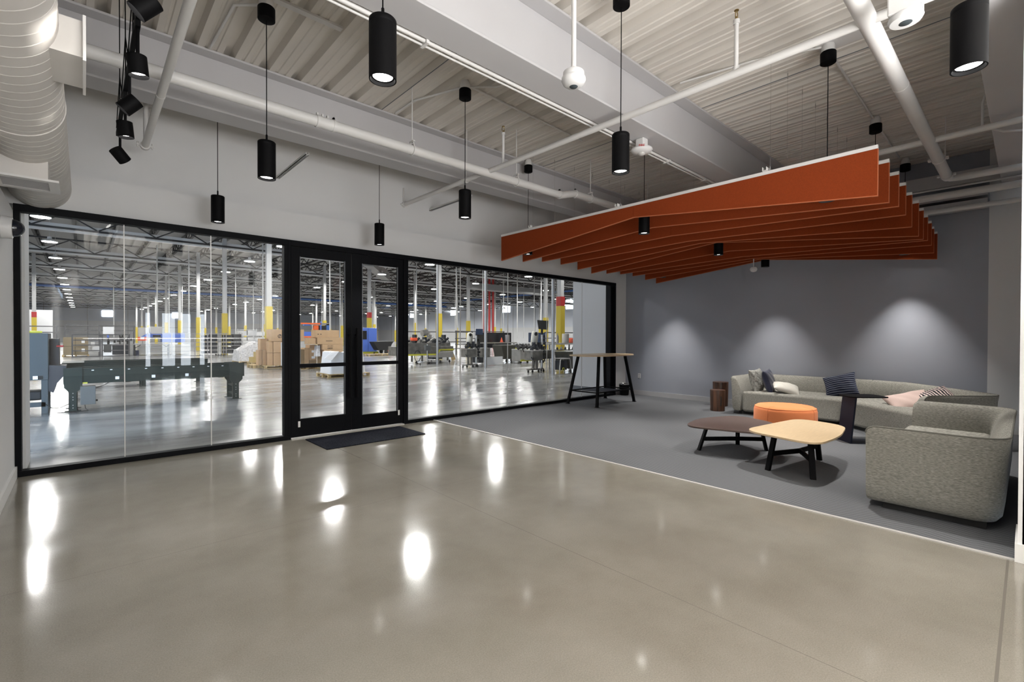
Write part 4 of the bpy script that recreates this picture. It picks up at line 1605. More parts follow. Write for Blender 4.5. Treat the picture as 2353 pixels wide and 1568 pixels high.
gird = None
for k in range(11):
    y = 39.5 + 11 * k
    if gird is None:
        L_ = 88.0
        m = MB()
        m.box(-11, 77 - 3, -0.09, 0.09, 0.95, 1.07)
        m.box(-11, 77 - 3, -0.09, 0.09, 0.0, 0.11)
        n = 58
        for q in range(n):
            xa, xb = -11 + q * 85 / n, -11 + (q + 1) * 85 / n
            za, zb = (0.1, 0.96) if q % 2 == 0 else (0.96, 0.1)
            m.bar((xa, 0, za), (xb, 0, zb), 0.07, 0.08, (0, 1, 0))
        gird = m.build('truss_girder', TRUSS, local=True, label='nearest dark steel truss girder spanning the factory across the view', cat='girder', group='factory truss girders')
        gird.location = (0, y, FZT - 1.75)
    else:
        dup(gird, (0, y, FZT - 1.75), '%s dark steel truss girder across the factory, counted from the glass' % ORD[k])
bus = None
for k in range(9):
    y = 40.3 + 11 * k
    if bus is None:
        m = MB().box(-11, 74, -0.09, 0.09, -0.05, 0.42)
        for q in range(70):
            m.box(-10.6 + q * 1.2, -10.5 + q * 1.2, -0.13, -0.02, -0.07, 0.0)
        bus = m.build('white_beam', BUS, local=True, label='nearest long pale horizontal beam with small tabs below the trusses', cat='beam', group='pale factory beams')
        bus.location = (0, y, 7.86)
    else:
        dup(bus, (0, y, 7.86), '%s long pale horizontal beam below the trusses, counted from the glass' % ORD[k])
# bracing ducts and pipes
MB().cyl((57.5, 30, 8.75), (57.5, 120, 8.75), 0.16, n=12).build('blue_pipe', BLUEP, smooth=40, label='blue pipe running along the roof at the right of the factory', cat='pipe')
MB().cyl((-8, 76, 7.15), (52, 76, 7.15), 0.15, n=12).build('blue_pipe', BLUEP, smooth=40, label='blue pipe running across the far factory roof', cat='pipe')
MB().cyl((-5.6, 46, 7.3), (-5.6, 75, 7.3), 0.55, n=24).build('air_duct', FDECK, smooth=40, label='grey round air duct under the factory roof at the far left', cat='duct')
MB().prism([(18.5, 38), (24.5, 46.5), (23.5, 46.5), (17.5, 38)][::-1], 7.4, 8.2).build('air_duct', FDECK, label='grey rectangular duct slanting under the factory roof behind the doors', cat='duct')
MB().box(33, 47, 43.0, 44.2, 6.9, 7.6).build('air_duct', FDECK, label='long grey rectangular duct under the roof at the right', cat='duct')

# ---- columns
def column(x, y, lab, red=False, base=0.0):
    t = thing('steel_column', lab, 'column', (x, y, 0), 'factory columns with yellow sleeves')
    MB().box(-0.13, 0.13, -0.13, 0.13, 0, FZT - 0.7).build('post', COLW, parent=t, local=True)
    MB().box(-0.165, 0.165, -0.165, 0.165, 0, 3.05).build('sleeve', YEL, parent=t, local=True)
    if red:
        MB().box(-0.166, 0.166, -0.166, 0.166, 3.05, 3.55).build('red_band', REDP, parent=t, local=True)
    return t


col = column(7.7, 28.7, 'white column with yellow sleeve rising behind the cardboard boxes')
columns = {
    (19.0, 28.7): 'white column with yellow sleeve behind the left steel machines', (7.7, 39.8): 'white column with yellow sleeve beside the wire rack trolleys',
    (30, 39.8): 'yellow-sleeved column seen beside the bag machine near the screens', (19, 50.5): 'yellow-sleeved column seen through the left door leaf',
    (30, 50.5): 'yellow-sleeved column at the left edge of the right glass', (7.7, 50.5): 'yellow-sleeved column behind the window reflection, nearer',
    (-3.3, 50.5): 'yellow-sleeved column just inside the left glass edge, second', (29.6, 28.2): 'yellow-sleeved column behind the black monitor at the right'}
for (x, y), lab in columns.items():
    dup(col, (x, y, 0), lab)
column(19.0, 17.0, 'white column with red band and yellow sleeve at the right beside the steel pole', True)
column(-3.3, 61.5, 'white column with red band and yellow sleeve at the far left', True)
column(19.1, 40.1, 'red-banded column with yellow sleeve above the blue machine', True)
for ix, x in enumerate((7.7, 19, 30, 41, 52, 63)):
    for iy, y in enumerate((61.5, 72.5, 83.5, 94.5, 105.5, 116.5)):
        if inview(x, y, 0.02, 1.2):
            dup(col, (x, y, 0), 'small distant yellow-sleeved column, %s back in the %s row from the left' % (ORD[iy + 3], ORD[ix].replace('front', 'first')))

# ---- slim poles
for i, (x, y, r, lab) in enumerate(((13.08, 19.9, 0.060, 'tall grey steel pole left of the bag machine, beside a yellow column'), (13.25, 16.3, 0.068, 'tall grey steel pole standing in front of the black screens'),
                                    (13.0, 12.0, 0.065, 'tall shiny steel pole nearest the glass, beside the red and yellow column'))):
    MB().cyl((x, y, 0), (x, y, FZT - 0.1), r, n=16).build('steel_pole', mat('galvanised', (0.42, 0.42, 0.42), 0.35, 0.6), smooth=40, label=lab, cat='pole')
drop = None
rnd = random.Random(5)
spots = [(6.1, 44), (9.8, 38), (6.6, 60), (8.5, 66), (12.8, 33), (15.3, 36), (17.2, 42), (20.7, 47), (22.4, 37.5), (24.5, 30.5), (21.6, 30.2), (26, 44), (33, 46), (36, 41), (38, 38),
         (41, 44), (34, 33), (33.5, 36), (44, 46), (29, 60), (2.6, 70), (4.5, 48), (11, 52), (14, 58), (23, 62), (37, 52), (39.5, 36)]
for k, (x, y) in enumerate(sorted(spots, key=lambda q: q[0] / q[1])):
    dl = 'thin white service pole dropping from the factory roof, %s from the left' % nth(k)
    if drop is None:
        drop = MB().cyl((0, 0, 1.2), (0, 0, FZT - 0.8), 0.045, n=8).build('drop_pole', COLW, local=True, smooth=40, label=dl, cat='pole', group='white service drop poles')
        drop.location = (x, y, 0)
    else:
        dup(drop, (x, y, 0), dl)
for x in (37.0, 38.0, 38.6):
    MB().cyl((x, 46, 0), (x, 46, FZT - 0.5), 0.13, n=12).build('red_riser', REDP, smooth=40, label='thick red vertical riser pipe, %s of three side by side' % ('left' if x < 37.5 else 'middle' if x < 38.3 else 'right'), cat='pipe', group='red riser pipes')

# ---- high bay lights
CNT = ['first', 'second', 'third', 'fourth', 'fifth', 'sixth', 'seventh', 'eighth', 'ninth', 'tenth', 'eleventh', 'twelfth', 'thirteenth', 'fourteenth', 'fifteenth', 'sixteenth']
bay = None
for i in range(7):
    for j in range(15):
        x, y = -1.5 + 11.1 * i, 16.1 + 8.25 * j
        if not inview(x, y, -0.12, 1.8):
            continue
        if bay is None:
            bay = thing('high_bay_light', 'x', 'ceiling light', (x, y, 7.2), 'x')
            MB().lathe([(0.0, 0.0), (0.36, 0.0)], n=20, cap=False).build('lens', BAY, parent=bay, local=True)
            MB().lathe([(0.37, -0.02), (0.39, 0.0), (0.38, 0.06), (0.12, 0.16), (0.10, 0.30), (0.0, 0.30)], n=20, cap=False).build('housing', PLASTIC, parent=bay, local=True, smooth=50)
            MB().cyl((0, 0, 0.3), (0, 0, 2.3), 0.012, n=6).build('hanger', COLW, parent=bay, local=True)
            o = bay
        else:
            o = dup(bay, (x, y, 7.2))
        nm = ['leftmost', 'second', 'third', 'fourth', 'fifth', 'sixth', 'rightmost'][i]
        o['label'] = 'round glowing high bay light, %s from the glass in the %s row' % (CNT[j], nm)
        o['group'] = 'high bay lights in the %s row' % nm

# ================================================================== factory equipment
# ---- long belt conveyors
def sticker_pair(m, x, y, z, w=0.09, h=0.055):
    m.use(0).box(x, x + w * 0.48, y - 0.004, y, z, z + h)
    m.use(1).box(x + w * 0.5, x + w, y - 0.004, y, z, z + h)


t = thing('belt_conveyor', 'long dark green belt conveyor just beyond the left glass', 'conveyor', (1.2, 11.9, 0))
m = MB()
for yy in (11.9, 12.42):
    m.box(-0.27, 2.68, yy - 0.02, yy + 0.02, 0.50, 0.79)
    m.box(-0.27, 2.68, yy - 0.035, yy + 0.035, 0.775, 0.79)
    m.box(-0.27, 2.68, yy - 0.03, yy + 0.03, 0.50, 0.515)
m.build('side_rail', GREEN, parent=t, bevel=0.003)
MB().box(-0.25, 2.66, 11.93, 12.39, 0.70, 0.76).build('belt', RUBBER, parent=t, bevel=0.01)
for x0, x1 in ((-0.22, -0.06), (2.43, 2.59)):
    m = MB()
    for yy in (11.90, 12.42):
        m.prism([(x0 - 0.04, 0.50), (x0 - 0.04, 0.44), (x0 + 0.02, 0.36), (x1 - 0.02, 0.36), (x1 + 0.05, 0.44), (x1 + 0.05, 0.80), (x0 - 0.05, 0.80)], yy - 0.045, yy - 0.03, 'y')
        m.box(x0 + 0.02, x1 - 0.02, yy - 0.03, yy - 0.022, 0.0, 0.42)
        m.box(x0 + 0.02, x0 + 0.03, yy - 0.03, yy + 0.04, 0.0, 0.42)
        m.box(x1 - 0.03, x1 - 0.02, yy - 0.03, yy + 0.04, 0.0, 0.42)
        m.box(x0 - 0.03, x1 + 0.03, yy - 0.06, yy + 0.06, 0, 0.006)
    m.box(x0 + 0.03, x1 - 0.03, 11.93, 12.42, 0.10, 0.13).box(x0 + 0.03, x1 - 0.03, 11.93, 12.42, 0.28, 0.31)
    l = m.build('leg', GREEN, parent=t)
    b = MB()
    for z in (0.06, 0.11, 0.21, 0.26, 0.33, 0.41, 0.47):
        b.cyl(((x0 + x1) / 2, 11.862, z), ((x0 + x1) / 2, 11.870, z), 0.008, n=8)
    b.build('bolt', FENCEL, parent=l)
m = MB()
for k in range(11):
    x = -0.13 + k * 0.265
    m.obb((x, 11.877, 0.745), 0.035, 0.004, 0.014, (0, 0, 0))
m.build('slot_marker', PAPER, parent=t)
m = MB()
for k in range(26):
    m.box(0.12 + k * 0.10, 0.12 + k * 0.10 + 0.05, 11.875, 11.882, 0.506, 0.514)
m.build('lower_slot', FENCEL, parent=t)
m = MB()
for x in (0.46, 1.02, 1.58):
    sticker_pair(m, x, 11.88, 0.555, 0.12)
m.build('warning_sticker', [PAPER, INK], parent=t)
m = MB().box(-0.03, 0.06, 11.868, 11.876, 0.50, 0.525)
m.build('yellow_label', SAFY, parent=t)
b = MB().box(-0.04, 0.17, 11.55, 11.80, 0.14, 0.47).build('control_box', BOXG, parent=t, bevel=0.006)
MB().cyl((0.17, 11.66, 0.20), (0.20, 11.66, 0.20), 0.018, n=12).build('knob', RUBBER, parent=b, smooth=40)
m = MB()
m.tube([(-0.50, 11.9, 0.16), (-0.42, 11.85, 0.09), (-0.32, 11.85, 0.08), (-0.20, 11.86, 0.14)], 0.006, 6)
m.tube([(0.02, 11.7, 0.14), (0.03, 11.68, 0.06), (0.07, 11.66, 0.02), (-0.1, 11.62, 0.012), (-0.35, 11.66, 0.012), (-0.1, 11.75, 0.012)], 0.006, 6)
m.tube([(0.17, 11.75, 0.42), (0.30, 11.85, 0.46), (0.38, 11.9, 0.51)], 0.006, 6)
for x in (0.55, 1.62, 2.15):
    m.tube([(x, 12.0, 0.51), (x + 0.05, 12.0, 0.485), (x + 0.13, 12.0, 0.485), (x + 0.2, 12.0, 0.51)], 0.005, 6)
m.build('cable', RUBBER, parent=t, smooth=180)

t = thing('belt_conveyor', 'second dark green belt conveyor standing behind the nearer one', 'conveyor', (1.2, 16.5, 0))
m = MB()
for yy in (16.5, 17.2):
    m.box(-0.22, 2.75, yy - 0.02, yy + 0.02, 0.40, 0.72)
    m.box(-0.22, 2.75, yy - 0.04, yy + 0.04, 0.70, 0.72)
m.build('side_rail', GREEN, parent=t, bevel=0.003)
MB().box(-0.2, 2.73, 16.53, 17.17, 0.60, 0.69).build('belt', RUBBER, parent=t)
for x in (-0.15, 1.19, 2.56):
    m = MB()
    for yy in (16.5, 17.2):
        m.box(x, x + 0.10, yy - 0.03, yy + 0.03, 0.0, 0.42)
        m.box(x - 0.05, x + 0.15, yy - 0.07, yy + 0.07, 0, 0.008)
    m.build('leg', GREEN, parent=t)
m = MB()
sticker_pair(m, 0.33, 16.48, 0.50, 0.16, 0.07)
sticker_pair(m, 1.85, 16.48, 0.50, 0.16, 0.07)
m.build('warning_sticker', [PAPER, INK], parent=t)
m = MB().use(0).box(2.10, 2.20, 16.474, 16.48, 0.50, 0.57)
m.add([(1.35 + 0.10 * math.cos(k * PI / 10), 16.475, 0.53 + 0.035 * math.sin(k * PI / 10)) for k in range(20)], [tuple(range(20))])
m.build('yellow_label', SAFY, parent=t)

# ---- grey machine cut by the left frame
t = thing('grey_machine', 'blue-grey cabinet machine on legs at the far left behind the glass', 'machine', (-0.85, 12.0, 0))
MB().box(-1.35, -0.46, 11.88, 12.9, 0.60, 1.44).build('cabinet', GMACH, parent=t, bevel=0.01)
MB().box(-0.46, -0.33, 12.2, 12.8, 0.72, 1.34).build('side_cabinet', GMACHD, parent=t, bevel=0.005)
MB().prism([(-0.46, 0.86), (-0.23, 0.84), (-0.23, 0.70), (-0.36, 0.52), (-0.40, 0.36), (-0.46, 0.40)][::-1], 11.9, 12.6, 'y').build('hopper', GMACHD, parent=t)
for x, y in ((-0.555, 11.9), (-0.555, 12.8), (-1.35, 11.9)):
    MB().box(x, x + 0.085, y, y + 0.06, 0.0, 0.6).build('leg', GMACH, parent=t)
MB().box(-1.3, -0.5, 11.9, 11.94, 0.12, 0.20).build('cross_bar', GMACH, parent=t)
MB().box(-1.3, -0.55, 12.1, 12.6, 0.22, 0.38).build('motor', RUBBER, parent=t, bevel=0.03)
m = MB()
sticker_pair(m, -0.66, 11.88, 0.615, 0.13, 0.06)
m.build('warning_sticker', [PAPER, INK], parent=t)
MB().tube([(-0.36, 12.15, 1.20), (-0.27, 12.12, 1.20)], 0.018, 10).build('red_lever', REDP, parent=t, smooth=60)
m = MB().tube([(-1.3, 12.0, 1.46), (-1.0, 12.1, 1.50), (-0.8, 12.05, 1.46), (-0.55, 12.1, 1.455)], 0.025, 8)
m.build('yellow_strap', SAFY, smooth=60, label='yellow strap lying on top of the blue-grey machine', cat='strap')
MB().box(-1.2, -0.85, 12.4, 12.8, 1.44, 1.62).build('grey_bin', GMACHD, bevel=0.01, label='dark grey bin standing on the blue-grey machine', cat='bin')
MB().box(-0.33, 0.02, 13.6, 14.6, 0.66, 0.82).build('feed_table', GREEN, label='short dark green feed table between machine and conveyors', cat='table')
m = MB()
for x in (-0.28, -0.05):
    m.box(x, x + 0.06, 13.9, 13.96, 0, 0.66)


# ---- guard fences
def fence(name, lab, x0, x1, y, z1, rails, posts, matx=FENCE, r=0.04, group='tubular guard fences'):
    t = thing(name, lab, 'fence', ((x0 + x1) / 2, y, 0), group)
    for x in posts:
        MB().box(x - r, x + r, y - r, y + r, 0.0, z1).build('post', matx, parent=t)
    for z in rails:
        MB().box(x0, x1, y - r * 0.8, y + r * 0.8, z - r * 0.8, z + r * 0.8).build('rail', matx if z != rails[0] else FENCE, parent=t)
    return t


fence('guard_fence', 'grey tube guard fence in front of the brown gaylord boxes', -0.53, 0.86, 40.8, 1.48, [0.04, 0.42, 0.78, 1.10, 1.46], [-0.5, 0.83])
fence('guard_fence', 'grey tube guard fence section to the right of the gaylord boxes', 0.9, 2.35, 40.8, 1.48, [0.04, 0.42, 0.78, 1.10, 1.46], [0.93, 2.3])
fence('tall_frame', 'taller dark tube frame behind the guard fences', -0.9, 2.8, 44.0, 2.15, [2.1, 1.75], [-0.88, 0.85, 2.75])
fence('rail_rack', 'thin-railed grey rack in front of the blue moulding machine', 2.85, 7.1, 36.0, 1.60, [0.12, 0.42, 0.70, 0.98, 1.25, 1.52], [2.9, 4.1, 5.3, 6.0, 7.05], FENCEL, 0.022)
fence('tall_frame', 'dark tube frame at the upper left behind the grey machine', -3.4, -1.2, 44.0, 2.05, [2.0, 1.6], [-3.3, -1.3])
fence('tall_frame', 'dark tube frame far behind the left steel machines', 16.1, 22.0, 28.6, 1.78, [1.72, 1.0, 0.5], [16.2, 18.0, 21.9])
fence('tall_frame', 'dark tube frame between the two bag machines', 21.0, 26.0, 29.5, 1.85, [1.8, 1.25, 1.0, 0.8], [21.1, 23.0, 25.9])
fence('tall_frame', 'grey tube frame far behind the black monitor', 24.0, 32.0, 23.0, 1.75, [1.7, 1.3, 1.0], [24.2, 27.8, 31.8], FENCEL)


# ---- generic boxes on pallets
def pallet(name_lab, x0, x1, y0, y1, group='wooden pallets'):
    t = thing('pallet', name_lab, 'pallet', ((x0 + x1) / 2, (y0 + y1) / 2, 0), group)
    m = MB()
    n = 5
    for k in range(n):
        w = (y1 - y0) / (n * 1.25)
        yy = y0 + k * (y1 - y0 - w) / (n - 1)
        m.box(x0, x1, yy, yy + w, 0.105, 0.125)
        if k % 2 == 0:
            m.box(x0, x1, yy, yy + w, 0.0, 0.018)
    m.build('deck_board', PALLET, parent=t)
    b = MB()
    for k in range(3):
        xx = x0 + k * (x1 - x0 - 0.09) / 2
        for q in range(3):
            yy = y0 + q * (y1 - y0 - 0.09) / 2
            b.box(xx, xx + 0.09, yy, yy + 0.09, 0.018, 0.105)
    b.build('block', PALLET, parent=t)
    return t


def carton(lab, x0, x1, y0, y1, z0, z1, matx=CARD, group='brown cardboard boxes', marks=(), cat='box', rz=0.0):
    t = MB().box(x0, x1, y0, y1, z0, z1).build('cardboard_box', matx, bevel=0.004, label=lab, cat=cat, group=group)
    MB().box(x0 + 0.004, x1 - 0.004, (y0 + y1) / 2 - 0.03, (y0 + y1) / 2 + 0.03, z1 - 0.001, z1 + 0.003).build('tape', CARDG, parent=t)
    for kx, kz, w, h, mm in marks:
        MB().box(x0 + kx, x0 + kx + w, y0 - 0.004, y0 - 0.0005, z0 + kz, z0 + kz + h).build('printed_label', mm, parent=t)
    return t


pallet('pine pallet under the large HP-marked box stack', 5.75, 7.3, 22.0, 23.2)
pallet('pine pallet under the tall thin boxes', 5.45, 5.85, 22.6, 23.7)
carton('tall thin brown box standing on end, left of the box stack', 5.62, 5.76, 22.5, 22.9, 0.13, 0.78)
carton('tall thin brown box standing on end, next to its twin', 5.78, 5.90, 22.4, 22.8, 0.13, 0.78)
carton('upright brown box topmost above the thin pair', 5.70, 5.98, 22.5, 22.9, 0.79, 1.28)
carton('narrow brown box lowest at the left of the main stack', 5.92, 6.08, 22.05, 22.6, 0.13, 0.66)
carton('narrow brown box in the middle left of the main stack', 5.92, 6.08, 22.05, 22.6, 0.67, 1.16)
carton('large brown box lowest in the main stack behind the wrapped grey one', 6.09, 6.62, 22.0, 22.8, 0.13, 0.66)
carton('large brown box in the middle of the main stack under the logo box', 6.09, 6.62, 22.0, 22.8, 0.67, 1.16)
carton('large brown box low in the main stack hidden by the door frame', 6.64, 7.20, 22.0, 22.8, 0.13, 0.66)
carton('large brown box in the middle of the stack hidden by the door frame', 6.64, 7.20, 22.0, 22.8, 0.67, 1.16)
hp = carton('big brown box with a round black hp logo on top of the main stack', 6.02, 7.36, 21.98, 22.8, 1.17, 1.69)
c = Vector((6.34, 21.975, 1.39)) - Vector(hp['_o'])
m = MB()
m.add([(c.x + 0.085 * math.cos(k * PI / 18), c.y, c.z + 0.085 * math.sin(k * PI / 18)) for k in range(36)], [tuple(range(36))])
m.build('logo_disc', INK, parent=hp, local=True)
mw = Matrix.Translation(c + Vector((0, -0.004, 0.005))) @ Matrix.Rotation(PI / 2, 4, 'X')
text_mesh('logo_lettering', 'hp', 0.15, CARD, hp, mw, shear=0.25)
# grey wrapped box in front of the stack
m = MB().box(6.12, 6.42, 20.6, 21.1, 0.16, 1.13)
m.build('wrapped_box', PLASTIC, bevel=0.02, label='whitish wrapped upright box left of the door frame', cat='box')
# crumpled film pallet on the left


def crumple(x0, x1, y0, y1, z0, fn, n=18, seed=1, amp=0.05):
    rnd = random.Random(seed)
    vs, fs = [], []
    for i in range(n + 1):
        for j in range(n + 1):
            u, v = i / n, j / n
            x = x0 + (x1 - x0) * u
            y = y0 + (y1 - y0) * v
            edge = min(u, 1 - u, v, 1 - v)
            z = fn(u, v)
            if edge == 0:
                z = z0
                x += rnd.uniform(-amp, amp)
                y += rnd.uniform(-amp, amp)
            else:
                z += rnd.uniform(-amp, amp)
                if edge < 1.5 / n:
                    x += (x - (x0 + x1) / 2) * -0.02
            vs.append((x, y, z))
    for i in range(n):
        for j in range(n):
            a = i * (n + 1) + j
            fs.append((a, a + n + 1, a + n + 2, a + 1))
    nb = n + 1
    ring = [i * nb for i in range(n)] + [n * nb + j for j in range(n)] + [(n - i) * nb + n for i in range(n)] + [n - j for j in range(n)]
    k = len(vs)
    vs += [(vs[i][0], vs[i][1], z0 - 0.001) for i in ring]
    L_ = len(ring)
    fs += [(ring[i], ring[(i + 1) % L_], k + (i + 1) % L_, k + i) for i in range(L_)]
    fs.append(tuple(k + i for i in range(L_)))
    return MB().add(vs, fs)


crumple(5.70, 6.75, 26.4, 27.8, 0.13, lambda u, v: 0.66 + 0.42 * min(1, max(0, (u * 1.5 - 0.1))), seed=3, amp=0.035).build('wrapped_load', WRAP, smooth=50, label='heap of goods under crinkled clear shrink film on a pallet, left of the boxes', cat='wrapped load')
pallet('pallet below the shrink-wrapped heap', 5.70, 6.75, 26.3, 27.8)
pallet('small pallet carrying the two yellowish boxes', 5.95, 6.55, 25.0, 25.9)
carton('yellowish box lowest on the small pallet', 6.0, 6.45, 25.1, 25.7, 0.13, 0.38, CARDY)
carton('yellowish box topmost on the small pallet', 6.2, 6.48, 25.1, 25.7, 0.385, 0.62, CARDY)

# seen through the left door leaf
pallet('pallet under the labelled boxes behind the left door leaf', 6.62, 7.40, 20.5, 21.4)
carton('plain brown box at the left behind the door leaf, standing', 6.66, 6.88, 20.55, 21.0, 0.13, 0.84, CARD_SHADED)
carton('plain brown box in the middle behind the door leaf, standing', 6.89, 7.08, 20.55, 21.0, 0.13, 0.90)
carton('brown box with white label, lowest of three behind the door', 7.09, 7.38, 20.5, 21.0, 0.13, 0.37, CARD_SHADED)
carton('brown box with white label, second of the labelled ones from below', 7.09, 7.38, 20.5, 21.0, 0.375, 0.625, marks=((0.08, 0.07, 0.15, 0.10, PAPER),))
carton('brown box with white label, upper of the labelled ones', 7.09, 7.38, 20.5, 21.0, 0.63, 0.885, marks=((0.08, 0.07, 0.15, 0.10, PAPER),))
carton('small plain box on top of the labelled boxes', 7.09, 7.36, 20.5, 21.0, 0.89, 1.03)
for k, (a, b_) in enumerate(((6.62, 6.82), (6.83, 7.05))):
    carton('white carton %s behind the left door leaf' % ('at the left' if k == 0 else 'at the right'), a, b_, 21.5, 22.0, 0.88, 1.17, PLASTIC, 'white cartons')
c1 = carton('topmost long brown carton in the pile seen through the left door leaf', 7.15, 8.15, 20.0, 20.5, 1.345, 1.655, marks=((0.09, 0.12, 0.05, 0.03, INK), (0.2, 0.12, 0.05, 0.03, INK)))
c2 = carton('second long brown carton with a dash of black print', 7.22, 8.30, 19.95, 20.5, 1.06, 1.34, marks=((0.35, 0.13, 0.28, 0.02, INK),))
carton('plain end box beside the second long carton', 6.88, 7.20, 20.05, 20.5, 1.06, 1.32)
c3 = carton('third long brown carton lettered CISCO', 7.42, 8.30, 19.95, 20.5, 0.83, 1.055)
mw = Matrix.Translation(Vector((7.74, 19.944, 0.885)) - Vector(c3['_o'])) @ Matrix.Rotation(PI / 2, 4, 'X')
text_mesh('lettering', 'CISCO', 0.075, INK, c3, mw)
m = MB()
for k, h in enumerate((0.02, 0.035, 0.05, 0.035, 0.02, 0.035, 0.05, 0.035, 0.02)):
    x = 7.62 + k * 0.03
    m.box(x, x + 0.010, 19.944, 19.949, 0.985 - h / 2, 0.985 + h / 2)
m.build('bridge_logo', INK, parent=c3)
carton('fourth long brown carton with a square black mark', 7.48, 8.30, 19.95, 20.5, 0.56, 0.825, marks=((0.16, 0.09, 0.09, 0.08, INK),))
carton('lowest shade-darkened brown carton of the long pile', 7.40, 8.30, 19.95, 20.5, 0.13, 0.555, CARD_SHADED)
pallet('pallet under the pile of long cartons', 7.36, 8.3, 19.9, 20.8)
crumple(7.22, 7.40, 20.05, 20.4, 0.55, lambda u, v: 1.0, n=8, seed=8, amp=0.02).build('plastic_bag', WRAP, smooth=50, label='crumpled clear plastic wedged left of the CISCO carton', cat='plastic bag')
pallet('pallet under the white draped load', 6.0, 7.45, 15.6, 16.7)
m = crumple(6.08, 7.32, 15.65, 16.6, 0.13, lambda u, v: 0.85 + 0.03 * math.sin(9 * u), seed=6, amp=0.012)
o = m.build('draped_load', WHITEC, smooth=50, label='load draped in a white sheet right behind the double doors', cat='draped load')
MB().add([(6.10, 15.60, 0.86), (6.35, 15.60, 0.88), (6.05, 15.45, 0.60), (5.80, 15.45, 0.66), (6.10, 15.62, 0.87), (6.35, 15.62, 0.89), (6.05, 15.47, 0.61), (5.80, 15.47, 0.67)],
         [(0, 1, 2, 3), (7, 6, 5, 4), (0, 4, 5, 1), (1, 5, 6, 2), (2, 6, 7, 3), (3, 7, 4, 0)]).build('sheet_flap', WHITEC, parent=o)

# ---- gaylord boxes and pallets behind the fence
pallet('pallet under the brown gaylord boxes', -1.0, 0.3, 42.0, 43.2)
for k, (x0, x1) in enumerate(((-0.95, -0.38), (-0.37, 0.26))):
    for q, (z0, z1) in enumerate(((0.13, 0.69), (0.70, 1.28))):
        carton('%s %s greyish-brown bulk box behind the guard fence' % (('lower', 'upper')[q], ('left', 'right')[k]), x0, x1, 42.0, 43.2, z0, z1, CARDG, 'bulk cardboard boxes', marks=((0.3, 0.2, 0.16, 0.2, PAPER),) if k else ())
m = MB().box(0.4, 0.95, 43, 43.6, 0.3, 0.65).box(0.4, 0.6, 43, 43.6, 0.7, 0.95)
m.build('white_tote', PLASTIC, label='white plastic totes stacked right of the gaylord boxes', cat='tote')

# ---- machinery behind the fence
t = thing('assembly_machine', 'dark cluttered assembly machine behind the second fence section', 'machine', (1.95, 42.5, 0))
MB().box(1.5, 2.4, 42.2, 43, 0.1, 0.72).build('cabinet', GMACHD, parent=t)
MB().box(1.05, 1.45, 42.4, 43, 0.25, 0.8).build('side_cabinet', BOXG, parent=t)
m = MB()
for k in range(14):
    x = 1.15 + rnd.random() * 1.25
    m.box(x, x + 0.05 + rnd.random() * 0.15, 42.2 + rnd.random() * 0.4, 42.8, 0.75 + rnd.random() * 0.3, 0.95 + rnd.random() * 0.5)
m.build('mechanism', RUBBER, parent=t)
MB().box(1.2, 1.32, 42.1, 42.2, 1.25, 1.5).build('blue_valve', BLUE, parent=t)
MB().box(1.02, 1.6, 42.9, 43, 1.5, 2.0).build('pale_panel', PAPER, parent=t)  # plain white plate on the machine

t = thing('moulding_machine', 'blue and beige injection moulding machine behind the railed rack', 'machine', (4.2, 42.3, 0))
MB().box(2.9, 5.9, 42.2, 43.6, 0.05, 0.74).build('base_cabinet', BEIGE, parent=t, bevel=0.01)
MB().box(2.95, 3.5, 42.4, 43.4, 0.84, 1.98).build('left_cabinet', BEIGE, parent=t, bevel=0.01)
MB().box(3.55, 4.25, 42.3, 43.4, 1.55, 2.05).build('hopper_cabinet', BEIGE, parent=t, bevel=0.01)
MB().box(3.55, 4.22, 42.2, 43.4, 1.28, 1.55).build('upper_guard', BLUE, parent=t, bevel=0.01)
MB().box(4.24, 5.6, 42.2, 43.4, 0.93, 1.60).build('blue_guard', BLUE, parent=t, bevel=0.01)
MB().box(3.70, 4.15, 42.17, 42.2, 1.30, 1.45).build('window', SCREEN, parent=t)
MB().prism([(3.0, 1.3), (3.6, 1.3), (3.6, 1.6), (3.35, 1.55)], 42.1, 42.3, 'y').build('slanted_guard', BLUE, parent=t)
t = thing('work_bench', 'dark work bench with an orange and white screen before the blue machine', 'bench', (3.6, 41.6, 0))
MB().box(2.56, 4.61, 41.4, 42.0, 0.76, 0.83).build('bench_top', FENCEL, parent=t)
for x in (2.6, 4.5):
    MB().box(x, x + 0.07, 41.4, 41.95, 0, 0.76).build('leg', RUBBER, parent=t)
    MB().bar((x + (0.07 if x < 3 else 0), 41.42, 0.55), (x + (0.35 if x < 3 else -0.28), 41.42, 0.75), 0.04, 0.04).build('brace', RUBBER, parent=t)
m = MB().box(2.80, 3.31, 41.45, 41.5, 1.04, 1.31)
s_ = m.build('orange_display', REDORG, label='orange display with a white bar standing on the dark bench', cat='display')
MB().box(2.94, 3.17, 41.43, 41.45, 1.14, 1.31).build('white_panel', PAPER, parent=s_)
MB().box(3.03, 3.09, 41.46, 41.49, 0.83, 1.04).build('stand', FENCEL, parent=s_)
MB().box(2.56, 2.87, 41.5, 41.9, 0.0, 0.38).build('navy_bin', NAVYC, label='small navy bin under the left end of the dark bench', cat='bin')

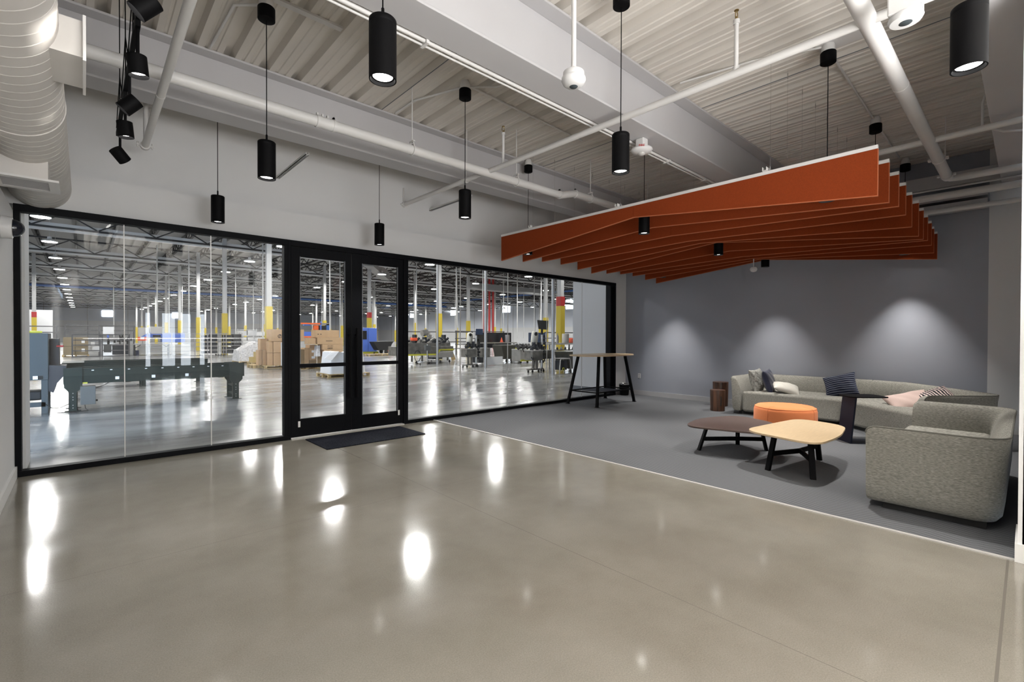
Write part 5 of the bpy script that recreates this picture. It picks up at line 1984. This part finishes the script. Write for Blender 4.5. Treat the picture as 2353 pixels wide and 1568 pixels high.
# ---- wire rack trolleys with bins
def rack(x0, x1, y, z1, lab, dark=True, shelves=6, fill=0.8, matx=FENCEL):
    t = thing('wire_rack', lab, 'rack', ((x0 + x1) / 2, y + 0.4, 0), 'wire rack trolleys')
    for x in (x0, x1):
        for yy in (y, y + 0.8):
            MB().cyl((x, yy, 0.10), (x, yy, z1), 0.018, n=8).build('post', matx, parent=t)
            MB().cyl((x, yy - 0.015, 0.05), (x, yy + 0.015, 0.05), 0.05, n=12).build('castor', RUBBER, parent=t)
    for k in range(shelves):
        z = 0.18 + k * (z1 - 0.25) / (shelves - 1)
        MB().box(x0, x1, y, y + 0.8, z - 0.012, z + 0.012).build('shelf', matx, parent=t)
    return t


def bins(x0, x1, y, z1, shelves, matx, lab, group):
    h = (z1 - 0.25) / (shelves - 1)
    for k in range(shelves - 1):
        z = 0.18 + k * h + 0.014
        n_ = 2
        for q in range(n_):
            w_ = (x1 - x0) / n_
            o = MB().box(x0 + q * w_ + 0.04, x0 + (q + 1) * w_ - 0.04, y + 0.04, y + 0.75, z, z + h * (0.55 + 0.3 * rnd.random()))
            o.build('storage_bin', matx, label='%s, %s shelf, %s one' % (lab, ('bottom', 'second', 'third', 'fourth', 'top')[k], ('left', 'right')[q]), cat='bin', group=group, bevel=0.005)


rack(6.10, 7.05, 38.5, 1.62, 'wire rack trolley with grey bins right of the window reflection')
bins(6.10, 7.05, 38.5, 1.62, 6, GMACHD, 'grey bin on the left wire trolley', 'bins on the left trolley')
rack(7.25, 8.40, 37.8, 1.62, 'wire rack trolley full of black bins before the shrink-wrapped heap')
bins(7.25, 8.40, 37.8, 1.62, 6, RUBBER, 'black bin on the right wire trolley', 'bins on the right trolley')
rack(8.7, 10.0, 40.5, 1.95, 'pale rack with white totes behind the trolleys', shelves=5, matx=PLASTIC)
bins(8.7, 10.0, 40.5, 1.95, 5, PLASTIC, 'white tote on the nearer pale rack', 'totes on the pale rack')
rack(10.4, 12.4, 46.5, 1.9, 'wide pale rack with white totes farther behind', shelves=5, matx=PLASTIC)
bins(10.4, 12.4, 46.5, 1.9, 5, PLASTIC, 'white tote on the wide farther rack', 'totes on the wide rack')

# ---- seen through the doors: rack, blue machine, tilt truck
t = thing('pallet_rack', 'orange-beamed storage rack seen over the cartons behind the left door leaf', 'rack', (12.2, 36, 0))
for z in (1.34, 2.33):
    MB().box(11.0, 13.3, 36, 36.08, z - 0.05, z + 0.05).build('beam', ORANGEP, parent=t)
for x in (11.0, 13.25):
    MB().box(x, x + 0.07, 36, 36.07, 0, 2.5).build('upright', BLUE, parent=t)
MB().box(12.09, 12.85, 36.1, 36.8, 1.40, 1.72).build('blue_crate', BLUE, label='blue crate on the orange-beamed rack', cat='crate')
t = thing('gantry', 'grey and blue gantry above the carton pile behind the left door leaf', 'machine', (13.3, 36.5, 0))
MB().box(12.6, 14.1, 36.4, 36.8, 2.24, 2.40).build('beam', FENCEL, parent=t)
MB().box(12.2, 12.65, 36.4, 36.7, 2.18, 2.30).build('blue_arm', BLUEP, parent=t)
MB().box(13.85, 14.12, 36.4, 36.7, 0.0, 2.34).build('blue_post', BLUEP, parent=t)
MB().box(12.92, 13.25, 36.4, 36.7, 1.85, 2.22).build('orange_box', ORANGEP, parent=t)
MB().box(13.30, 13.84, 36.4, 36.7, 1.85, 2.20).build('dark_box', GMACHD, parent=t)

t = thing('blue_machine', 'tall blue enclosed machine seen through the right door leaf', 'machine', (17.0, 36.8, 0))
MB().box(15.9, 17.82, 36.0, 38.0, 0.15, 2.08).build('enclosure', BLUE, parent=t, bevel=0.02)
MB().box(16.55, 16.92, 35.96, 36.0, 1.16, 1.84).build('window', SCREEN, parent=t, bevel=0.01)
m = MB()
m.box(16.45, 16.46, 35.985, 36.0, 0.2, 2.05).box(17.05, 17.06, 35.985, 36.0, 0.2, 2.05)
m.build('door_seam', NAVYM, parent=t)
MB().box(15.9, 17.9, 35.9, 38.0, 0.0, 0.15).build('plinth', SAFY, parent=t)
t = thing('tilt_truck', 'black plastic tilt truck in front of the blue machine', 'cart', (17.8, 35.6, 0))
MB().prism([(16.95, 0.93), (17.02, 0.80), (17.35, 0.28), (18.25, 0.28), (18.62, 0.90), (18.70, 0.95), (18.70, 0.99), (16.92, 0.97)], 34.8, 35.6, 'y').build('tub', RUBBER, parent=t, bevel=0.02)
for yy in (34.75, 35.6):
    MB().cyl((18.0, yy, 0.16), (18.0, yy + 0.06, 0.16), 0.16, n=20).build('wheel', RUBBER, parent=t, smooth=40)
MB().cyl((17.2, 35.2, 0.06), (17.2, 35.26, 0.06), 0.06, n=12).build('castor', RUBBER, parent=t)
pallet('flat empty pine pallet lying on the floor before the tilt truck', 14.9, 16.9, 31.3, 32.4)
m = MB().lathe([(0.0, 0.0), (0.16, 0.03), (0.25, 0.14), (0.26, 0.26), (0.2, 0.42), (0.08, 0.5), (0, 0.5)], n=24)
o = m.build('red_container', REDORG, local=True, smooth=60, label='rounded orange-red container on the floor right of the tilt truck', cat='container')
o.location = (19.3, 36.6, 0.0)
MB().box(20.0, 20.5, 36.4, 36.9, 0.0, 0.7).build('yellow_cabinet', SAFY, label='small yellow cabinet at the right edge of the right door leaf', cat='cabinet')


# ---- stainless machines on the right
def wheel_set(t, pts, r=0.05):
    for x, y in pts:
        c = MB().cyl((x, y - 0.015, r), (x, y + 0.015, r), r, n=14)
        c.box(x - 0.012, x + 0.012, y - 0.02, y + 0.02, r, r * 2.6)
        c.build('castor', RUBBER, parent=t, smooth=40)


t = thing('packing_machine', 'long stainless machine with a yellow stripe at the left of the right glass', 'machine', (13.4, 21.8, 0))
MB().prism([(11.5, 0.42), (13.75, 0.42), (13.95, 0.62), (14.83, 0.62), (14.83, 0.88), (11.5, 0.88)], 21.0, 22.0, 'y').build('body', STAIND, parent=t, bevel=0.01)
MB().box(13.9, 14.83, 21.0, 22.0, 0.28, 0.60).build('tank', STAIN, parent=t, bevel=0.01)
MB().prism([(11.5, 0.42), (13.78, 0.42), (13.98, 0.66), (14.85, 0.66), (14.85, 0.73), (13.94, 0.73), (13.74, 0.50), (11.5, 0.50)], 20.96, 21.0, 'y').build('yellow_stripe', SAFY, parent=t)
MB().box(12.0, 14.7, 21.1, 21.9, 0.88, 1.06).build('deck', STAIND, parent=t)
for k in range(9):
    x = 12.05 + k * 0.3
    m = MB().cyl((x, 21.2 + 0.05 * (k % 3), 1.12 + 0.05 * (k % 2)), (x + 0.22, 21.25, 1.16 + 0.08 * (k % 3)), 0.06 + 0.02 * (k % 2), n=12)
    m.box(x, x + 0.1, 21.3, 21.6, 1.0, 1.25 + 0.12 * ((k * 7) % 3))
    m.build('drive_unit', STAIN if k % 2 else GMACHD, parent=t, smooth=40)
MB().cyl((13.05, 21.3, 1.56), (13.35, 21.3, 1.62), 0.17, n=24).build('film_reel', STAIN, parent=t, smooth=40)
m = MB()
m.tube([(13.9 + 0.3 * math.cos(a), 21.0, 1.05 + 0.28 * math.sin(a)) for a in [k * PI / 10 for k in range(11)]], 0.025, 8)
m.tube([(14.3 + 0.3 * math.cos(a), 21.05, 1.0 + 0.30 * math.sin(a)) for a in [k * PI / 10 for k in range(11)]], 0.02, 8)
m.tube([(12.6 + 0.18 * math.cos(a), 20.98, 0.4 + 0.28 * math.sin(a)) for a in [k * PI / 10 for k in range(20)]], 0.016, 6)
m.build('hose', GMACHD, parent=t, smooth=60)
MB().box(12.3, 12.62, 21.0, 21.2, 1.17, 1.33).build('orange_cover', REDORG, parent=t, bevel=0.03)
for x in (11.7, 12.4, 13.0, 14.0, 14.6):
    MB().box(x, x + 0.06, 21.2, 21.3, 0.1, 0.45).build('leg', STAIND, parent=t)
wheel_set(t, [(11.75, 21.1), (12.6, 21.1), (13.3, 21.1), (13.5, 21.1), (14.05, 21.1), (14.65, 21.1)], 0.06)
MB().box(13.44, 13.62, 21.4, 21.45, 1.37, 1.62).build('control_sign', BEIGE, parent=t)

t = thing('control_stand', 'control box on a rolling chrome stand before the left steel machine', 'stand', (12.75, 20.3, 0))
MB().cyl((12.75, 20.3, 0.1), (12.75, 20.3, 1.0), 0.03, n=12).build('column', STAIN, parent=t, smooth=40)
MB().box(12.56, 12.86, 20.15, 20.3, 0.70, 0.95).build('control_box', BOXG, parent=t, bevel=0.01)
m = MB()
for dx, dy in ((-0.5, -0.15), (0.5, -0.15), (-0.35, 0.35), (0.35, 0.35)):
    m.bar((12.75, 20.3, 0.13), (12.75 + dx, 20.3 + dy, 0.11), 0.04, 0.03)
m.build('base', STAIN, parent=t)
wheel_set(t, [(12.25, 20.15), (13.25, 20.15), (12.4, 20.65), (13.1, 20.65)], 0.035)
MB().bar((16.2, 22.9, 0.0), (15.95, 23.0, 0.82), 0.25, 0.05, (0, 1, 0)).build('wood_plank', PALLET, label='short wooden plank leaning against the end of the left steel machine', cat='plank')
m = MB().box(15.3, 16.0, 23.8, 24.3, 0.05, 0.95)
m.build('grey_cabinet', GMACHD, label='dark grey cabinet right behind the leaning plank', cat='cabinet')


def bag_machine(lab, x, y, s=1.0, screen=False):
    t = thing('labelling_machine', lab, 'machine', (x, y, 0), 'stainless labelling machines on wheeled stands')
    MB().box(x - 0.28 * s, x + 0.28 * s, y, y + 0.45, 0.46 * s, 0.82 * s).build('body', STAIND, parent=t, bevel=0.01)
    MB().box(x - 0.30 * s, x + 0.30 * s, y - 0.02, y + 0.47, 0.82 * s, 0.86 * s).build('deck', STAIN, parent=t)
    h = MB().lathe([(0.0, 0.0), (0.10, 0.0), (0.15, 0.08), (0.155, 0.35), (0.15, 0.50), (0.11, 0.58), (0.0, 0.61)], n=24)
    R_ = Euler((0, 0.14, 0)).to_matrix()
    h.v = [tuple(R_ @ Vector((q[0] * s, q[1] * 0.8 * s, q[2] * s)) + Vector((x - 0.02, y + 0.2, 1.0 * s))) for q in h.v]
    h.build('cover', CREAM, parent=t, smooth=60)
    MB().cyl((x - 0.03, y + 0.05, 1.48 * s), (x - 0.03, y + 0.09, 1.48 * s), 0.07 * s, n=20).build('reel', RUBBER, parent=t, smooth=40)
    m = MB()
    for k in range(7):
        xx = x - 0.32 * s + k * 0.1 * s
        m.box(xx, xx + 0.05, y - 0.05, y + 0.1, (0.86 + 0.03 * (k % 3)) * s, (0.98 + 0.09 * ((k * 5) % 3)) * s)
    m.tube([(x - 0.4 * s, y, 0.95 * s), (x - 0.25 * s, y, 1.1 * s), (x, y, 1.05 * s)], 0.02, 6)
    m.tube([(x - 0.35 * s, y, 0.6 * s), (x - 0.3 * s, y - 0.03, 0.5 * s), (x - 0.22 * s, y, 0.55 * s)], 0.02, 6)
    m.build('mechanism', GMACHD, parent=t)
    for dx in (-0.09, 0.09):
        MB().box(x + dx * s - 0.03, x + dx * s + 0.03, y + 0.1, y + 0.2, 0.14, 0.47 * s).build('leg', STAIND, parent=t)
    MB().cyl((x + 0.33 * s, y + 0.1, 0.1), (x + 0.33 * s, y + 0.1, 1.45 * s), 0.045 * s, n=14).build('column', STAIN, parent=t, smooth=40)
    m = MB().box(x - 0.52 * s, x + 0.35 * s, y + 0.0, y + 0.07, 0.10, 0.15)
    m.box(x + 0.10 * s, x + 0.16 * s, y - 0.1, y + 0.5, 0.10, 0.15)
    m.bar((x + 0.1, y, 0.12), (x + 0.55 * s, y + 0.35, 0.12), 0.05, 0.05)
    m.build('base', STAIND, parent=t)
    wheel_set(t, [(x - 0.5 * s, y), (x - 0.25 * s, y + 0.03), (x + 0.08, y + 0.02), (x + 0.33 * s, y + 0.0), (x + 0.5 * s, y + 0.3)], 0.045)
    m = MB()
    for k in range(8):
        xx = x + 0.40 * s + 0.05 * (k % 3)
        m.box(xx, xx + 0.08, y + 0.12, y + 0.3, (0.35 + 0.14 * k) * s, (0.45 + 0.14 * k) * s)
    m.tube([(x + 0.5 * s, y + 0.1, 0.4 * s), (x + 0.42 * s, y + 0.08, 0.7 * s), (x + 0.55 * s, y + 0.1, 0.95 * s), (x + 0.48 * s, y + 0.1, 1.3 * s)], 0.022, 8)
    m.build('cable_tower', GMACHD, parent=t)
    return t


t = bag_machine('stainless labelling machine with a cream hood left of the black screens', 13.02, 17.0, 1.0)
MB().obb((13.45, 17.0, 1.62), 0.34, 0.05, 0.27, (0.1, 0, -0.35)).build('screen', SCREENB, parent=t, bevel=0.01)
t = bag_machine('stainless labelling machine with a cream hood, nearer one under the black monitor', 13.20, 13.0, 1.02)
MB().add([(13.12, 12.9, 2.05), (13.78, 12.98, 2.04), (13.75, 12.98, 1.68), (13.20, 12.9, 1.70), (13.12, 12.96, 2.05), (13.78, 13.04, 2.04), (13.75, 13.04, 1.68), (13.20, 12.96, 1.70)],
         [(0, 1, 2, 3), (7, 6, 5, 4), (0, 4, 5, 1), (1, 5, 6, 2), (2, 6, 7, 3), (3, 7, 4, 0)]).build('monitor', SCREEN, parent=t)
MB().box(13.42, 13.50, 13.0, 13.05, 1.50, 1.70).build('monitor_stand', RUBBER, parent=t)

t = thing('screen_wall', 'row of black screen panels behind the small orange cone', 'screen', (17.5, 20.4, 0))
for x0, x1 in ((16.1, 16.9), (16.93, 17.7), (17.73, 18.7)):
    MB().box(x0, x1, 20.6, 20.66, 0.76, 1.63).build('panel', SCREEN, parent=t, bevel=0.005)
for x in (16.5, 18.4):
    MB().box(x, x + 0.06, 20.6, 20.7, 0, 0.76).build('leg', RUBBER, parent=t)
t = thing('narrow_conveyor', 'narrow steel conveyor in front of the black screens', 'conveyor', (17.3, 20.1, 0))
MB().box(16.0, 18.6, 20.0, 20.25, 1.02, 1.08).build('bed', STAIN, parent=t)
for x in (16.2, 17.0, 18.45):
    MB().box(x, x + 0.04, 20.1, 20.14, 0, 1.02).build('leg', STAIND, parent=t)
o = MB().lathe([(0.11, 0.0), (0.11, 0.015), (0.085, 0.016), (0.015, 0.27), (0, 0.275)], n=16).build('traffic_cone', REDORG, local=True, smooth=40, label='small orange safety cone on the narrow steel conveyor', cat='cone')
o.location = (17.52, 20.12, 1.08)
o = MB().lathe([(0.13, 0.0), (0.13, 0.38), (0.12, 0.42), (0, 0.42)], n=20).build('steel_canister', FENCEL, local=True, smooth=40, label='pale cylindrical canister right of the orange cone', cat='canister')
o.location = (17.95, 20.12, 1.08)
t = thing('tub_cart', 'dark olive plastic tub cart on wheels below the narrow conveyor', 'cart', (17.6, 19.4, 0))
MB().prism([(16.75, 0.18), (18.25, 0.18), (18.35, 0.95), (16.55, 0.95)], 19.0, 19.8, 'y').build('tub', TUBG, parent=t, bevel=0.03)
MB().box(17.55, 17.72, 18.98, 19.0, 0.35, 0.80).build('yellow_tag', SAFY, parent=t)
wheel_set(t, [(17.0, 19.1), (17.9, 19.1), (17.0, 19.7), (17.9, 19.7)], 0.09)
t = thing('steel_chute', 'stainless chute machine with a yellow edge between the tub and the near machine', 'machine', (17.6, 18.2, 0))
MB().prism([(16.9, 0.12), (18.25, 0.12), (18.35, 0.50), (18.1, 0.74), (16.9, 0.74)], 17.9, 18.6, 'y').build('body', STAIN, parent=t, bevel=0.01)
MB().box(16.9, 18.2, 17.86, 17.9, 0.10, 0.20).build('yellow_edge', SAFY, parent=t)
m = MB()
for k in range(10):
    x = 16.75 + 0.11 * k
    m.cyl((x, 17.9, 0.75 + 0.05 * (k % 3)), (x + 0.15, 18.3, 0.95 + 0.04 * (k % 2)), 0.05, n=8)
m.tube([(16.9, 17.85, 1.0), (17.0, 17.8, 0.9), (16.95, 17.8, 0.75), (17.05, 17.8, 0.6)], 0.03, 8)
m.build('mechanism', RUBBER, parent=t)
wheel_set(t, [(17.0, 18.0), (17.5, 18.0), (18.1, 18.0)], 0.07)
MB().box(14.2, 15.4, 17.6, 17.62, 0.02, 0.42).build('white_board', PAPER, label='white board standing on the floor beneath the steel machinery', cat='board')
MB().prism([(14.45, 0.10), (15.1, 0.10), (15.2, 0.62), (14.35, 0.62)], 18.3, 18.8, 'y').build('grey_tub', GMACHD, bevel=0.02, label='grey plastic tub left of the olive tub cart', cat='tub')
MB().box(13.85, 14.35, 17.3, 17.9, 0.42, 0.86).build('steel_cabinet', STAIND, label='dull steel cabinet beside the left labelling machine', cat='cabinet', bevel=0.01)

# far right group
t = thing('lab_table', 'long steel table crowded with glassware at the right end of the glass', 'table', (16.3, 14.2, 0))
MB().box(14.9, 17.6, 14.0, 14.7, 1.05, 1.12).build('table_top', STAIN, parent=t)
for x in (15.0, 16.3, 17.5):
    MB().box(x, x + 0.05, 14.05, 14.1, 0, 1.05).build('leg', STAIND, parent=t)
MB().box(15.0, 17.55, 14.1, 14.6, 0.78, 0.82).build('shelf', STAIND, parent=t)
o = MB().lathe([(0.16, 0), (0.16, 0.40), (0.15, 0.42), (0, 0.42)], n=24).build('white_canister', BEIGE, local=True, smooth=40, label='pale round canister standing on the far right steel table', cat='canister')
o.location = (16.33, 14.3, 1.12)
o = MB().lathe([(0.06, 0), (0.06, 0.30), (0.02, 0.38), (0.02, 0.44), (0, 0.44)], n=16).build('grey_bottle', FENCEL, local=True, smooth=40, label='slim grey bottle left of the pale canister', cat='bottle')
o.location = (15.78, 14.3, 1.12)
MB().box(16.75, 17.3, 14.1, 14.5, 1.12, 1.34).build('orange_box', REDORG, bevel=0.03, label='orange box at the right end of the steel table', cat='box')
for k in range(6):
    o = MB().lathe([(0.05, 0), (0.06, 0.05), (0.03, 0.10), (0.03, 0.13), (0, 0.13)], n=12).build('jar', STAIN if k % 2 else PAPER, local=True, smooth=40, label='small %s jar on the lower shelf of the steel table, %s from the left' % ('steel' if k % 2 else 'white', CNT[k]), cat='jar', group='jars on the steel table shelf')
    o.location = (15.5 + k * 0.27, 14.3, 0.82)
t = thing('tub_cart', 'dull grey-green tub cart at the far right behind the tall table', 'cart', (14.7, 12.5, 0))
MB().prism([(14.15, 0.14), (15.2, 0.14), (15.3, 0.82), (14.05, 0.82)], 12.2, 12.9, 'y').build('tub', TUBG, parent=t, bevel=0.03)
wheel_set(t, [(14.3, 12.25), (14.9, 12.25), (15.1, 12.25)], 0.06)
t = thing('step_stool', 'bent-tube chrome stool with a dark box inside, by the shiny pole', 'stool', (13.75, 12.2, 0))
m = MB()
for yy in (12.05, 12.4):
    m.tube([(13.42, yy, 0.0), (13.47, yy, 0.5), (13.52, yy, 0.55), (13.98, yy, 0.55), (14.03, yy, 0.5), (14.12, yy, 0.0)], 0.022, 8)
m.build('frame', STAIN, parent=t, smooth=60)
MB().box(13.47, 14.03, 12.03, 12.42, 0.55, 0.575).build('seat', FENCEL, parent=t, bevel=0.008)
MB().box(13.55, 13.90, 12.1, 12.4, 0.12, 0.48).build('inner_box', GMACHD, parent=t)
m = MB().tube([(13.62 + 0.05 * math.cos(k * PI / 8), 12.02, 0.16 + 0.05 * math.sin(k * PI / 8)) for k in range(16)], 0.014, 6, closed=True)
m.build('yellow_hook', SAFY, parent=t, smooth=60)
MB().box(13.6, 14.2, 13.2, 13.8, 0.5, 0.86).build('steel_cabinet', STAIND, label='dull steel cabinet behind the chrome stool', cat='cabinet', bevel=0.01)
MB().box(20.5, 21.6, 20.6, 21.0, 1.05, 1.65).build('partition_screen', SCREENB, label='dark blue partition left of the black monitor, behind', cat='partition')

finish_custom()
